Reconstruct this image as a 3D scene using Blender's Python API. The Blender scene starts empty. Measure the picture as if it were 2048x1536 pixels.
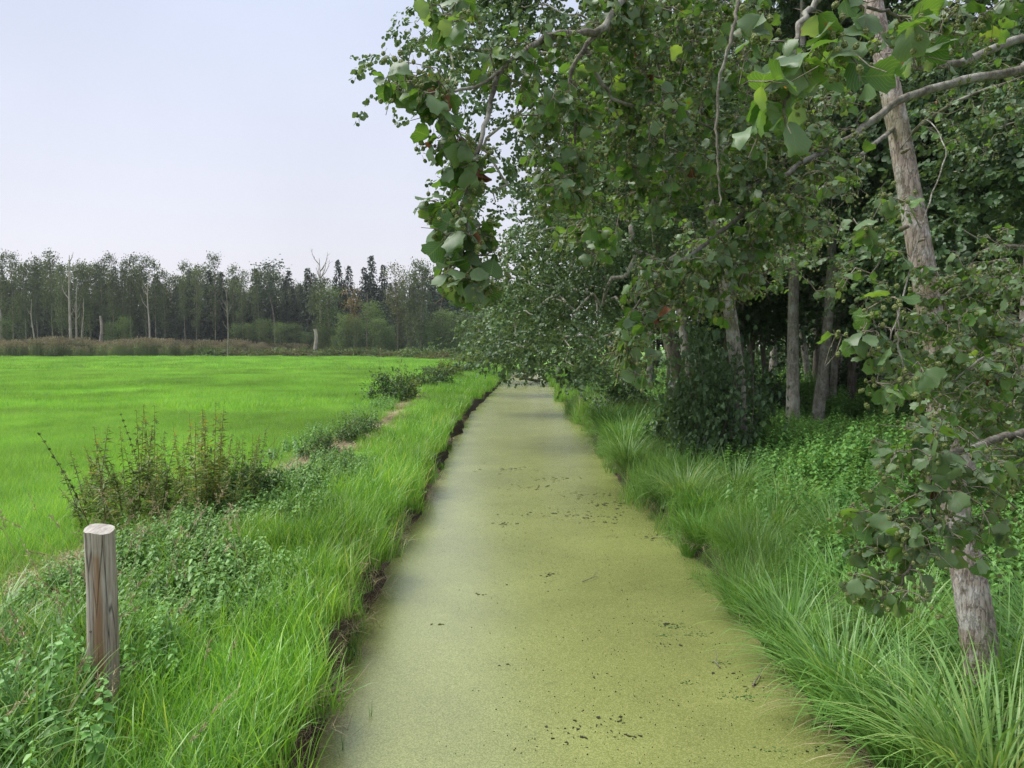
import bpy, math, random
import numpy as np
from mathutils import Vector, Matrix, Euler

R = np.random.default_rng(7)
random.seed(7)
PI = math.pi
S = bpy.context.scene
COL = S.collection

# ------------------------------------------------------------------ camera
FPX = 1547.0
PITCH = math.atan(80 / FPX)
CAMZ = 3.0
cd = bpy.data.cameras.new('camera')
cam = bpy.data.objects.new('camera', cd)
COL.objects.link(cam)
cam.location = (0, 0, CAMZ)
cam.rotation_euler = (PI / 2 - PITCH, 0, 0)
cd.sensor_width = 36
cd.lens = 36 * FPX / 2048
cd.clip_start = 0.05
cd.clip_end = 3000
S.camera = cam

# ------------------------------------------------------------------ sky, sun, exposure
SUN_EL, SUN_AZ = math.radians(60), math.radians(-85)     # azimuth measured from +Y towards +X
w = bpy.data.worlds.new('World')
S.world = w
w.use_nodes = True
nt = w.node_tree
nt.nodes.clear()
N = nt.nodes.new
L = nt.links.new
out = N('ShaderNodeOutputWorld')
bgs = N('ShaderNodeBackground')
bgs.inputs['Strength'].default_value = 0.08
sky = N('ShaderNodeTexSky')
sky.sky_type = 'NISHITA'
sky.sun_disc = False
sky.sun_elevation = SUN_EL
sky.sun_rotation = SUN_AZ
sky.dust_density = 3.0
L(sky.outputs[0], bgs.inputs['Color'])
# the cloud deck: an even overcast, a little brighter overhead
bgc = N('ShaderNodeBackground')
tc = N('ShaderNodeTexCoord')
sep = N('ShaderNodeSeparateXYZ')
L(tc.outputs['Generated'], sep.inputs[0])
ramp = N('ShaderNodeValToRGB')
ramp.color_ramp.elements[0].position = 0.0
ramp.color_ramp.elements[0].color = (0.93, 0.90, 0.95, 1)
ramp.color_ramp.elements[1].position = 0.38
ramp.color_ramp.elements[1].color = (0.71, 0.77, 0.94, 1)
e = ramp.color_ramp.elements.new(1.0)
e.color = (1.15, 1.20, 1.32, 1)
L(sep.outputs['Z'], ramp.inputs[0])
nz = N('ShaderNodeTexNoise')
nz.inputs['Scale'].default_value = 2.2
nz.inputs['Detail'].default_value = 5
L(tc.outputs['Generated'], nz.inputs['Vector'])
mr = N('ShaderNodeMapRange')
mr.inputs['From Min'].default_value = 0.3
mr.inputs['From Max'].default_value = 0.7
mr.inputs['To Min'].default_value = 0.93
mr.inputs['To Max'].default_value = 1.06
L(nz.outputs[0], mr.inputs['Value'])
mul = N('ShaderNodeMix')
mul.data_type = 'RGBA'
mul.blend_type = 'MULTIPLY'
mul.inputs['Factor'].default_value = 1
L(ramp.outputs[0], mul.inputs['A'])
L(mr.outputs[0], mul.inputs['B'])
L(mul.outputs['Result'], bgc.inputs['Color'])
bgc.inputs['Strength'].default_value = 0.242
mixw = N('ShaderNodeMixShader')
mixw.inputs[0].default_value = 0.93
L(bgs.outputs[0], mixw.inputs[1])
L(bgc.outputs[0], mixw.inputs[2])
L(mixw.outputs[0], out.inputs['Surface'])

sd = bpy.data.lights.new('sun', 'SUN')
sd.energy = 1.5
sd.angle = math.radians(32)
sd.color = (1.0, 0.97, 0.92)
sun = bpy.data.objects.new('sun', sd)
COL.objects.link(sun)
sv = Vector((math.sin(SUN_AZ) * math.cos(SUN_EL), math.cos(SUN_AZ) * math.cos(SUN_EL), math.sin(SUN_EL)))
sun.rotation_euler = sv.to_track_quat('Z', 'Y').to_euler()
sun.location = (-20, -10, 40)

S.view_settings.view_transform = 'Standard'
S.view_settings.look = 'None'
S.view_settings.gamma = 1
S.view_settings.use_curve_mapping = False
S.view_settings.exposure = 2.0
S.cycles.max_bounces = 8
S.cycles.diffuse_bounces = 4
S.cycles.glossy_bounces = 2
S.cycles.transmission_bounces = 4
S.cycles.transparent_max_bounces = 4
S.cycles.use_denoising = True
S.cycles.denoiser = 'OPENIMAGEDENOISE'
S.cycles.denoising_prefilter = 'NONE'

# ------------------------------------------------------------------ helpers
FWD = np.array([0, math.cos(PITCH), -math.sin(PITCH)])
UPV = np.array([0, math.sin(PITCH), math.cos(PITCH)])
CAM = np.array([0, 0, CAMZ])


def P(px, py, d):
    """world point seen at photograph pixel (px,py) at depth d"""
    return CAM + np.array([1., 0, 0]) * ((px - 1024) / FPX * d) + UPV * (-(py - 768) / FPX * d) + FWD * d


def G(px, py, z=0.0):
    """world point of the level z seen at photograph pixel"""
    v = P(px, py, 1.0) - CAM
    return CAM + v * ((z - CAMZ) / v[2])


def proj(p):
    """pixel and depth of world points (n,3)"""
    q = np.asarray(p) - CAM
    d = q @ FWD
    return 1024 + q[:, 0] / d * FPX, 768 - (q @ UPV) / d * FPX, d


def sm(a, b, x):
    t = np.clip((x - a) / (b - a), 0, 1)
    return t * t * (3 - 2 * t)


_ph = R.uniform(0, 6.28, (14, 2))
_dr = R.normal(0, 1, (14, 2))


def vnoise(x, y, f):
    """cheap smooth noise, about -1..1"""
    s = 0
    for k in range(14):
        s = s + np.sin((x * _dr[k, 0] + y * _dr[k, 1]) * f + _ph[k, 0])
    return s / 4.5


def link(o, parent=None):
    COL.objects.link(o)
    if parent is not None:
        o.parent = parent
    return o


def tag(o, label=None, cat=None, group=None, kind=None):
    if label: o['label'] = label
    if cat: o['category'] = cat
    if group: o['group'] = group
    if kind: o['kind'] = kind
    return o


def empty(name, loc=(0, 0, 0), rz=0):
    o = bpy.data.objects.new(name, None)
    o.location = tuple(float(c) for c in loc)
    o.rotation_euler = (0, 0, rz)
    o.empty_display_size = 0.2
    return link(o)


def mk_mesh(name, V, Fs, attrs=None, mat=None, smooth=True):
    V = np.ascontiguousarray(V, dtype=np.float32)
    if not isinstance(Fs, (list, tuple)):
        Fs = [Fs]
    Fs = [np.asarray(f, dtype=np.int32) for f in Fs if len(f)]
    me = bpy.data.meshes.new(name)
    me.vertices.add(len(V))
    me.vertices.foreach_set('co', V.ravel())
    loops = np.concatenate([f.ravel() for f in Fs])
    cnt = np.concatenate([np.full(len(f), f.shape[1], dtype=np.int32) for f in Fs])
    st = np.concatenate([[0], np.cumsum(cnt)[:-1]]).astype(np.int32)
    me.loops.add(len(loops))
    me.loops.foreach_set('vertex_index', loops)
    me.polygons.add(len(cnt))
    me.polygons.foreach_set('loop_start', st)
    me.polygons.foreach_set('loop_total', cnt)
    me.polygons.foreach_set('use_smooth', np.full(len(cnt), smooth, dtype=bool))
    for k, a in (attrs or {}).items():
        a = np.ascontiguousarray(a, dtype=np.float32)
        if a.ndim == 1:
            at = me.attributes.new(k, 'FLOAT', 'POINT')
            at.data.foreach_set('value', a)
        else:
            at = me.attributes.new(k, 'FLOAT_VECTOR', 'POINT')
            at.data.foreach_set('vector', a.ravel())
    me.update(calc_edges=True)
    if mat:
        for m in (mat if isinstance(mat, (list, tuple)) else [mat]):
            me.materials.append(m)
    return me


def obj(name, me, parent=None):
    return link(bpy.data.objects.new(name, me), parent)


class MB:
    """collects quads (and a per-vertex 'var') into one mesh"""
    def __init__(s):
        s.V, s.F, s.A, s.n = [], [], [], 0

    def add(s, V, F, var=0.5):
        V = np.asarray(V, dtype=float)
        s.V.append(V)
        s.F.append(np.asarray(F) + s.n)
        s.A.append(np.broadcast_to(np.asarray(var, dtype=float), (len(V),)))
        s.n += len(V)

    def mesh(s, name, mat, smooth=True):
        by = {}
        for f in s.F:
            by.setdefault(f.shape[1], []).append(f)
        return mk_mesh(name, np.concatenate(s.V), [np.concatenate(v) for v in by.values()], {'var': np.concatenate(s.A)}, mat, smooth)


def tube(mb, pts, rad, sides=5, var=0.5, cap=False, rough=0.0):
    pts = np.asarray(pts, dtype=float)
    n = len(pts)
    rad = np.atleast_1d(np.asarray(rad, dtype=float))
    rad = np.interp(np.linspace(0, 1, n), np.linspace(0, 1, len(rad)), rad) if len(rad) > 1 else np.full(n, rad[0])
    t = np.gradient(pts, axis=0)
    t /= np.linalg.norm(t, axis=1)[:, None] + 1e-9
    m = np.abs(t.mean(0))
    ref = np.array([0, 0, 1.]) if m[2] < 0.7 else np.array([1., 0.1, 0])
    a = np.cross(t, ref)
    a /= np.linalg.norm(a, axis=1)[:, None] + 1e-9
    b = np.cross(t, a)
    th = np.arange(sides) * 2 * PI / sides
    rr = rad[:, None] * np.ones(sides)[None, :]
    if rough:
        ph = R.uniform(0, 6.28, 3)
        ln = np.cumsum(np.linalg.norm(np.diff(pts, axis=0, prepend=pts[:1]), axis=1))
        rr = rr * (1 + rough * (np.sin(3 * th[None, :] + ph[0] + ln[:, None] * 1.3) * .5 + np.sin(5 * th[None, :] + ph[1] - ln[:, None] * 2.9) * .35
                                + R.normal(0, .25, rr.shape)))
    V = pts[:, None, :] + rr[:, :, None] * (np.cos(th)[None, :, None] * a[:, None, :] + np.sin(th)[None, :, None] * b[:, None, :])
    i = np.arange(n - 1)[:, None] * sides
    j = np.arange(sides)[None, :]
    k = (j + 1) % sides
    F = np.stack([i + j, i + k, i + sides + k, i + sides + j], -1).reshape(-1, 4)
    mb.add(V.reshape(-1, 3), F, var)
    if cap:
        mb.add(np.vstack([V[-1], pts[-1:]]), [[q, (q + 1) % sides, sides, sides] for q in range(sides)] if False else np.array([[q, (q + 1) % sides, sides] for q in range(sides)]), var)


def spline(ctrl, n):
    """Catmull-Rom through control rows (any number of columns)"""
    c = np.asarray(ctrl, dtype=float)
    c = np.vstack([2 * c[0] - c[1], c, 2 * c[-1] - c[-2]])
    m = len(c) - 3
    u = np.linspace(0, m - 1e-6, n)
    i = u.astype(int)
    t = (u - i)[:, None]
    p0, p1, p2, p3 = c[i], c[i + 1], c[i + 2], c[i + 3]
    return 0.5 * (2 * p1 + (p2 - p0) * t + (2 * p0 - 5 * p1 + 4 * p2 - p3) * t ** 2 + (3 * p1 - p0 - 3 * p2 + p3) * t ** 3)


def nrm(v):
    return v / (np.linalg.norm(v, axis=-1, keepdims=True) + 1e-9)


def leaves(base, dirv, up, ln, wd, fold=0.25, shape=(.35, .5, .78, .42), bend=0.15):
    """N simple folded leaves: 6 vertices, two quads each"""
    base = np.asarray(base, float)
    n = len(base)
    dirv = nrm(np.asarray(dirv, float))
    side = nrm(np.cross(dirv, up))
    up = np.cross(side, dirv)
    ln = np.broadcast_to(ln, (n,))[:, None]
    wd = np.broadcast_to(wd, (n,))[:, None]
    s1, w1, s2, w2 = shape
    V = np.empty((n, 6, 3))
    V[:, 0] = base
    V[:, 1] = base + dirv * ln * s1 + side * wd * w1 + up * wd * fold
    V[:, 2] = base + dirv * ln * s2 + side * wd * w2 + up * (wd * fold - ln * bend * .6)
    V[:, 3] = base + dirv * ln - up * ln * bend
    V[:, 4] = base + dirv * ln * s2 - side * wd * w2 + up * (wd * fold - ln * bend * .6)
    V[:, 5] = base + dirv * ln * s1 - side * wd * w1 + up * wd * fold
    o = np.arange(n)[:, None] * 6
    F = np.concatenate([o + np.array([[0, 1, 2, 3]]), o + np.array([[0, 3, 4, 5]])])
    return V.reshape(-1, 3), F


def blades(base, ln, wd, az, th0, th1, seg=4, var=None):
    """N grass blades curving from tilt th0 to th1 (radians from vertical) towards az"""
    base = np.asarray(base, float)
    n = len(base)
    ln = np.broadcast_to(ln, (n,)); wd = np.broadcast_to(wd, (n,)); th0 = np.broadcast_to(th0, (n,)); th1 = np.broadcast_to(th1, (n,))
    h = np.stack([np.cos(az), np.sin(az), np.zeros(n)], -1)
    tw = az + PI / 2 + R.normal(0, .5, n)
    side = np.stack([np.cos(tw), np.sin(tw), np.zeros(n)], -1)
    pos = base.copy()
    V = np.empty((n, seg + 1, 2, 3))
    for k in range(seg + 1):
        s = k / seg
        wk = wd * (0.75 + 0.9 * s * (1 - s)) * (1 - s ** 2.2) + wd * .06
        V[:, k, 0] = pos - side * wk[:, None] / 2
        V[:, k, 1] = pos + side * wk[:, None] / 2
        th = th0 + (th1 - th0) * ((k + .5) / seg) ** 1.3
        pos = pos + (h * np.sin(th)[:, None] + np.array([0, 0, 1.]) * np.cos(th)[:, None]) * (ln / seg)[:, None]
    o = (np.arange(n) * (seg + 1) * 2)[:, None, None]
    k = (np.arange(seg) * 2)[None, :, None]
    F = (o + k + np.array([0, 1, 3, 2])[None, None, :]).reshape(-1, 4)
    if var is None:
        var = R.random(n)
    A = np.repeat(var, (seg + 1) * 2)
    return V.reshape(-1, 3), F, A


# ------------------------------------------------------------------ materials
def newmat(name):
    m = bpy.data.materials.new(name)
    m.use_nodes = True
    m.node_tree.nodes.clear()
    return m, m.node_tree.nodes.new, m.node_tree.links.new


def set_ramp(r, stops):
    cr = r.color_ramp
    while len(cr.elements) > 1:
        cr.elements.remove(cr.elements[-1])
    cr.elements[0].position = stops[0][0]
    cr.elements[0].color = (*stops[0][1], 1)
    for p, c in stops[1:]:
        q = cr.elements.new(p)
        q.color = (*c, 1)


def foliage(name, stops, transl=0.3, rough=0.5, spec=0.35, nscale=0.35, namp=0.35, back=None, ramp_rand=0.35, veins=False, tcol=(1.25, 1.15, .55)):
    """leaf / blade surface: colour from the piece's own 'var', a random per plant and slow drifts over the ground"""
    m, N, L = newmat(name)
    at = N('ShaderNodeAttribute'); at.attribute_name = 'var'
    oi = N('ShaderNodeObjectInfo')
    ma = N('ShaderNodeMath'); ma.operation = 'MULTIPLY_ADD'
    L(oi.outputs['Random'], ma.inputs[0]); ma.inputs[1].default_value = ramp_rand
    mb_ = N('ShaderNodeMath'); mb_.operation = 'MULTIPLY'
    L(at.outputs['Fac'], mb_.inputs[0]); mb_.inputs[1].default_value = 1 - ramp_rand
    L(mb_.outputs[0], ma.inputs[2])
    r = N('ShaderNodeValToRGB')
    set_ramp(r, stops)
    L(ma.outputs[0], r.inputs[0])
    ge = N('ShaderNodeNewGeometry')
    nz = N('ShaderNodeTexNoise'); nz.inputs['Scale'].default_value = nscale; nz.inputs['Detail'].default_value = 3
    L(ge.outputs['Position'], nz.inputs['Vector'])
    mr = N('ShaderNodeMapRange')
    mr.inputs['From Min'].default_value = .3; mr.inputs['From Max'].default_value = .7
    mr.inputs['To Min'].default_value = 1 - namp; mr.inputs['To Max'].default_value = 1 + namp
    L(nz.outputs[0], mr.inputs['Value'])
    mx = N('ShaderNodeMix'); mx.data_type = 'RGBA'; mx.blend_type = 'MULTIPLY'; mx.inputs['Factor'].default_value = 1
    L(r.outputs[0], mx.inputs['A']); L(mr.outputs[0], mx.inputs['B'])
    col = mx.outputs['Result']
    if veins:
        lv = N('ShaderNodeAttribute'); lv.attribute_name = 'lv'
        sp = N('ShaderNodeSeparateXYZ'); L(lv.outputs['Vector'], sp.inputs[0])
        ab = N('ShaderNodeMath'); ab.operation = 'ABSOLUTE'; L(sp.outputs['Y'], ab.inputs[0])
        a1 = N('ShaderNodeMath'); a1.operation = 'MULTIPLY_ADD'; L(ab.outputs[0], a1.inputs[0]); a1.inputs[1].default_value = -.55; L(sp.outputs['X'], a1.inputs[2])
        a2 = N('ShaderNodeMath'); a2.operation = 'MULTIPLY'; L(a1.outputs[0], a2.inputs[0]); a2.inputs[1].default_value = 7.0
        a3 = N('ShaderNodeMath'); a3.operation = 'PINGPONG'; L(a2.outputs[0], a3.inputs[0]); a3.inputs[1].default_value = .5
        v1 = N('ShaderNodeMapRange'); L(a3.outputs[0], v1.inputs['Value'])
        v1.inputs['From Min'].default_value = .0; v1.inputs['From Max'].default_value = .13; v1.inputs['To Min'].default_value = 1; v1.inputs['To Max'].default_value = 0
        v2 = N('ShaderNodeMapRange'); L(ab.outputs[0], v2.inputs['Value'])
        v2.inputs['From Min'].default_value = .0; v2.inputs['From Max'].default_value = .07; v2.inputs['To Min'].default_value = 1; v2.inputs['To Max'].default_value = 0
        vm = N('ShaderNodeMath'); vm.operation = 'MAXIMUM'; L(v1.outputs[0], vm.inputs[0]); L(v2.outputs[0], vm.inputs[1])
        vs = N('ShaderNodeMath'); vs.operation = 'MULTIPLY'; L(vm.outputs[0], vs.inputs[0]); vs.inputs[1].default_value = .45
        mv = N('ShaderNodeMix'); mv.data_type = 'RGBA'; L(vs.outputs[0], mv.inputs['Factor']); L(col, mv.inputs['A'])
        mv.inputs['B'].default_value = (.22, .30, .08, 1)
        col = mv.outputs['Result']
        # brown blotches and scorched rims
        n2 = N('ShaderNodeTexNoise'); n2.inputs['Scale'].default_value = 26; n2.inputs['Detail'].default_value = 2
        L(ge.outputs['Position'], n2.inputs['Vector'])
        b1 = N('ShaderNodeMapRange'); L(n2.outputs[0], b1.inputs['Value'])
        b1.inputs['From Min'].default_value = .70; b1.inputs['From Max'].default_value = .76
        mb2 = N('ShaderNodeMix'); mb2.data_type = 'RGBA'; L(b1.outputs[0], mb2.inputs['Factor']); L(col, mb2.inputs['A'])
        mb2.inputs['B'].default_value = (.22, .10, .03, 1)
        col = mb2.outputs['Result']
    if back:
        mk = N('ShaderNodeMix'); mk.data_type = 'RGBA'
        L(ge.outputs['Backfacing'], mk.inputs['Factor']); L(col, mk.inputs['A'])
        mk2 = N('ShaderNodeMix'); mk2.data_type = 'RGBA'; mk2.inputs['Factor'].default_value = .6
        L(col, mk2.inputs['A']); mk2.inputs['B'].default_value = (*back, 1)
        L(mk2.outputs['Result'], mk.inputs['B'])
        col = mk.outputs['Result']
    bs = N('ShaderNodeBsdfPrincipled')
    L(col, bs.inputs['Base Color'])
    bs.inputs['Roughness'].default_value = rough
    bs.inputs['Specular IOR Level'].default_value = spec
    tr = N('ShaderNodeBsdfTranslucent')
    tm = N('ShaderNodeMix'); tm.data_type = 'RGBA'; tm.blend_type = 'MULTIPLY'; tm.inputs['Factor'].default_value = 1
    L(col, tm.inputs['A']); tm.inputs['B'].default_value = (*tcol, 1)
    L(tm.outputs['Result'], tr.inputs['Color'])
    ms = N('ShaderNodeMixShader'); ms.inputs[0].default_value = transl
    L(bs.outputs[0], ms.inputs[1]); L(tr.outputs[0], ms.inputs[2])
    o = N('ShaderNodeOutputMaterial')
    L(ms.outputs[0], o.inputs['Surface'])
    return m


def bark(name, c1, c2, lichen=None, moss=None, scale=6.0, bump=.6):
    m, N, L = newmat(name)
    ge = N('ShaderNodeNewGeometry')
    mp = N('ShaderNodeMapping'); mp.inputs['Scale'].default_value = (1, 1, .28)
    L(ge.outputs['Position'], mp.inputs['Vector'])
    n1 = N('ShaderNodeTexNoise'); n1.inputs['Scale'].default_value = scale * 3; n1.inputs['Detail'].default_value = 6; n1.inputs['Roughness'].default_value = .65
    L(mp.outputs[0], n1.inputs['Vector'])
    r = N('ShaderNodeValToRGB'); set_ramp(r, [(.32, c1), (.62, c2)])
    L(n1.outputs[0], r.inputs[0])
    col = r.outputs[0]
    vo = N('ShaderNodeTexVoronoi'); vo.feature = 'DISTANCE_TO_EDGE'; vo.inputs['Scale'].default_value = scale * 4
    mp2 = N('ShaderNodeMapping'); mp2.inputs['Scale'].default_value = (1, 1, .16)
    ad = N('ShaderNodeVectorMath'); ad.operation = 'MULTIPLY_ADD'
    L(n1.outputs['Color'], ad.inputs[0]); ad.inputs[1].default_value = (.12, .12, .12); L(ge.outputs['Position'], ad.inputs[2])
    L(ad.outputs[0], mp2.inputs['Vector']); L(mp2.outputs[0], vo.inputs['Vector'])
    cr = N('ShaderNodeMapRange'); L(vo.outputs['Distance'], cr.inputs['Value'])
    cr.inputs['From Min'].default_value = 0; cr.inputs['From Max'].default_value = .09; cr.inputs['To Min'].default_value = .62; cr.inputs['To Max'].default_value = 1
    mx = N('ShaderNodeMix'); mx.data_type = 'RGBA'; mx.blend_type = 'MULTIPLY'; mx.inputs['Factor'].default_value = 1
    L(col, mx.inputs['A']); L(cr.outputs[0], mx.inputs['B']); col = mx.outputs['Result']
    for c, sc, lo in ((lichen, 5.0, .49), (moss, 1.7, .54)):
        if c:
            n2 = N('ShaderNodeTexNoise'); n2.inputs['Scale'].default_value = sc; n2.inputs['Detail'].default_value = 7; n2.inputs['Roughness'].default_value = .7
            L(ge.outputs['Position'], n2.inputs['Vector'])
            q = N('ShaderNodeMapRange'); L(n2.outputs[0], q.inputs['Value'])
            q.inputs['From Min'].default_value = lo; q.inputs['From Max'].default_value = lo + .10; q.inputs['To Max'].default_value = .75
            mm = N('ShaderNodeMix'); mm.data_type = 'RGBA'; L(q.outputs[0], mm.inputs['Factor']); L(col, mm.inputs['A']); mm.inputs['B'].default_value = (*c, 1)
            col = mm.outputs['Result']
    bs = N('ShaderNodeBsdfPrincipled'); L(col, bs.inputs['Base Color'])
    bs.inputs['Roughness'].default_value = .85; bs.inputs['Specular IOR Level'].default_value = .2
    bp = N('ShaderNodeBump'); bp.inputs['Strength'].default_value = bump; bp.inputs['Distance'].default_value = .02
    hm = N('ShaderNodeMath'); hm.operation = 'ADD'; L(n1.outputs[0], hm.inputs[0]); L(cr.outputs[0], hm.inputs[1])
    L(hm.outputs[0], bp.inputs['Height']); L(bp.outputs[0], bs.inputs['Normal'])
    o = N('ShaderNodeOutputMaterial'); L(bs.outputs[0], o.inputs['Surface'])
    return m


def plain(name, stops, rough=.8, spec=.2, scale=20, detail=5, stretch=(1, 1, 1), bump=0):
    m, N, L = newmat(name)
    ge = N('ShaderNodeNewGeometry')
    mp = N('ShaderNodeMapping'); mp.inputs['Scale'].default_value = stretch
    L(ge.outputs['Position'], mp.inputs['Vector'])
    n1 = N('ShaderNodeTexNoise'); n1.inputs['Scale'].default_value = scale; n1.inputs['Detail'].default_value = detail
    L(mp.outputs[0], n1.inputs['Vector'])
    r = N('ShaderNodeValToRGB'); set_ramp(r, stops)
    L(n1.outputs[0], r.inputs[0])
    bs = N('ShaderNodeBsdfPrincipled'); L(r.outputs[0], bs.inputs['Base Color'])
    bs.inputs['Roughness'].default_value = rough; bs.inputs['Specular IOR Level'].default_value = spec
    if bump:
        bp = N('ShaderNodeBump'); bp.inputs['Strength'].default_value = bump; bp.inputs['Distance'].default_value = .02
        L(n1.outputs[0], bp.inputs['Height']); L(bp.outputs[0], bs.inputs['Normal'])
    o = N('ShaderNodeOutputMaterial'); L(bs.outputs[0], o.inputs['Surface'])
    return m


M = {}
M['meadow'] = foliage('meadow_blades', [(0, (.115, .275, .04)), (.5, (.195, .40, .07)), (.9, (.28, .475, .095)), (1, (.35, .45, .14))], .45, .5, .3, .22, .3)
M['bank'] = foliage('bank_blades', [(0, (.06, .19, .022)), (.4, (.13, .31, .035)), (.8, (.25, .45, .075)), (.93, (.36, .47, .14)), (1, (.46, .41, .23))], .45, .38, .5, .5, .25)
M['canary'] = foliage('broad_blades', [(0, (.055, .15, .03)), (.5, (.12, .26, .055)), (.8, (.22, .37, .10)), (.9, (.34, .42, .18)), (1, (.46, .40, .24))], .35, .40, .5, .6, .25)
M['sedge'] = foliage('sedge_blades', [(0, (.055, .14, .03)), (.4, (.115, .25, .055)), (.8, (.23, .375, .115)), (.94, (.34, .41, .16)), (1, (.40, .34, .19))], .38, .40, .4, .6, .25)
M['yellowgrass'] = foliage('yellow_blades', [(0, (.075, .20, .03)), (.5, (.15, .32, .055)), (.8, (.26, .43, .10)), (.92, (.38, .42, .15)), (1, (.46, .40, .2))], .4, .42, .45, .6, .25)
M['nettle'] = foliage('nettle_leaf', [(0, (.075, .18, .035)), (.6, (.135, .29, .06)), (1, (.22, .39, .10))], .35, .45, .45, .7, .3, back=(.16, .26, .10))
M['under'] = foliage('undergrowth_leaf', [(0, (.08, .20, .04)), (.6, (.15, .34, .075)), (1, (.25, .45, .13))], .4, .45, .45, .5, .3, back=(.16, .27, .11))
M['straw'] = foliage('dry_straw', [(0, (.16, .125, .07)), (.5, (.31, .255, .155)), (1, (.48, .41, .27))], .15, .7, .2, 1.2, .35, tcol=(1, .95, .7))
M['weed'] = foliage('weed_leaf', [(0, (.06, .11, .03)), (.5, (.13, .20, .05)), (.8, (.21, .27, .075)), (.93, (.32, .29, .08)), (1, (.42, .32, .09))], .38, .5, .35, 1.0, .3)
M['weedstem'] = plain('weed_stem', [(.3, (.09, .06, .03)), (.7, (.17, .12, .06))], .8)
M['alder'] = foliage('alder_leaf', [(0, (.034, .085, .024)), (.4, (.058, .135, .034)), (.8, (.10, .195, .048)), (.95, (.19, .28, .065)), (1, (.30, .27, .06))], .42, .44, .42, 3, .28, back=(.14, .20, .12), veins=True, ramp_rand=.5, tcol=(1.6, 1.5, .6))
M['deadleaf'] = foliage('dead_leaf', [(0, (.07, .028, .02)), (.6, (.14, .055, .03)), (1, (.26, .12, .05))], .15, .65, .3, 40, .5, tcol=(1, .7, .5), ramp_rand=.5)
M['alderfar'] = foliage('alder_foliage', [(0, (.036, .074, .028)), (.5, (.066, .126, .046)), (.85, (.11, .18, .07)), (1, (.18, .245, .10))], .34, .48, .34, .5, .4, back=(.10, .15, .08), ramp_rand=.4)
M['forest'] = foliage('forest_foliage', [(0, (.032, .072, .028)), (.5, (.06, .122, .045)), (1, (.105, .18, .07))], .32, .48, .36, .3, .35, back=(.09, .14, .075), ramp_rand=.4)
M['cone'] = plain('alder_cone', [(.35, (.065, .085, .025)), (.65, (.19, .22, .07))], .6, .3, 320, 2, bump=.5)
M['twig'] = bark('alder_twig', (.08, .068, .055), (.24, .21, .17), None, (.08, .085, .03), 12, .3)
M['trunk'] = bark('alder_bark', (.185, .145, .12), (.37, .31, .27), (.50, .475, .45), (.14, .12, .06), 7, .9)
M['bough'] = bark('bough_bark', (.06, .054, .042), (.17, .155, .125), (.30, .30, .265), (.07, .07, .03), 9, .5)
M['oldbark'] = bark('forest_bark', (.17, .15, .125), (.36, .325, .275), (.42, .42, .37), (.10, .11, .055), 4, .5)
M['darkbark'] = bark('dark_bark', (.085, .075, .06), (.21, .18, .145), None, (.08, .095, .04), 4, .5)
M['farbark'] = plain('far_bark', [(.3, (.11, .095, .08)), (.7, (.25, .22, .19))], .9, .1, 3)
M['palebark'] = plain('pale_bark', [(.3, (.22, .19, .165)), (.7, (.38, .34, .30))], .9, .1, 2)
M['f_alder'] = foliage('far_alder_foliage', [(0, (.055, .078, .045)), (.5, (.085, .115, .065)), (1, (.135, .17, .09))], .3, .6, .2, .06, .3, ramp_rand=.55)
M['f_spruce'] = foliage('far_spruce_foliage', [(0, (.03, .052, .04)), (.5, (.05, .078, .056)), (1, (.08, .115, .075))], .15, .6, .2, .08, .3, ramp_rand=.5)
M['f_green'] = foliage('far_green_foliage', [(0, (.06, .10, .04)), (.5, (.105, .165, .062)), (1, (.17, .24, .09))], .3, .6, .2, .1, .35, ramp_rand=.55)
M['f_brown'] = foliage('far_brown_foliage', [(0, (.11, .075, .035)), (.5, (.17, .11, .05)), (1, (.18, .17, .07))], .2, .6, .2, .3, .25)
M['f_olive'] = foliage('far_olive_foliage', [(0, (.07, .08, .035)), (.5, (.11, .12, .045)), (1, (.15, .17, .06))], .2, .6, .2, .2, .3)
M['reed'] = foliage('reed_leaf', [(0, (.07, .11, .045)), (.5, (.15, .20, .085)), (1, (.26, .30, .16))], .35, .5, .3, .12, .3, ramp_rand=.4)
M['plume'] = foliage('reed_plume', [(0, (.13, .115, .085)), (.5, (.22, .195, .15)), (1, (.33, .29, .23))], .3, .8, .1, .2, .3)


# ------------------------------------------------------------------ terrain
lpx = [(636, 1536), (668, 1440), (722, 1270), (792, 1100), (848, 1010), (888, 925), (935, 835), (1000, 768), (1012, 750)]
rpx = [(1760, 1536), (1552, 1310), (1412, 1130), (1316, 1030), (1250, 975), (1196, 895), (1153, 830), (1112, 775), (1100, 752)]
lw = np.array([G(*p)[:2] for p in lpx])
rw = np.array([G(*p)[:2] for p in rpx])
lw = np.vstack([[lw[0, 0] - .05, -8], lw, [lw[-1, 0] + .9, 82], [lw[-1, 0] + 12, 120], [160, 700]])
rw = np.vstack([[rw[0, 0] + .05, -8], rw, [rw[-1, 0] + .9, 80], [rw[-1, 0] + 13, 118], [164, 700]])


def xl(y):
    return np.interp(y, lw[:, 1], lw[:, 0]) + .085 * vnoise(y * 0, y, 1.7) * sm(80, 30, y) + .05 * vnoise(y * 0 + 3, y, 5)


def xr(y):
    return np.interp(y, rw[:, 1], rw[:, 0]) + .07 * vnoise(y * 0 + 9, y, 1.5) * sm(80, 30, y) + .04 * vnoise(y * 0 + 5, y, 4)


def strip(y):
    return np.interp(y, [0, 7, 13, 18.5, 30, 43, 70], [3.4, 3.1, 2.25, 1.9, 2.2, 2.6, 2.9]) + .12 * vnoise(y * 0 + 2, y, .9)


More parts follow.
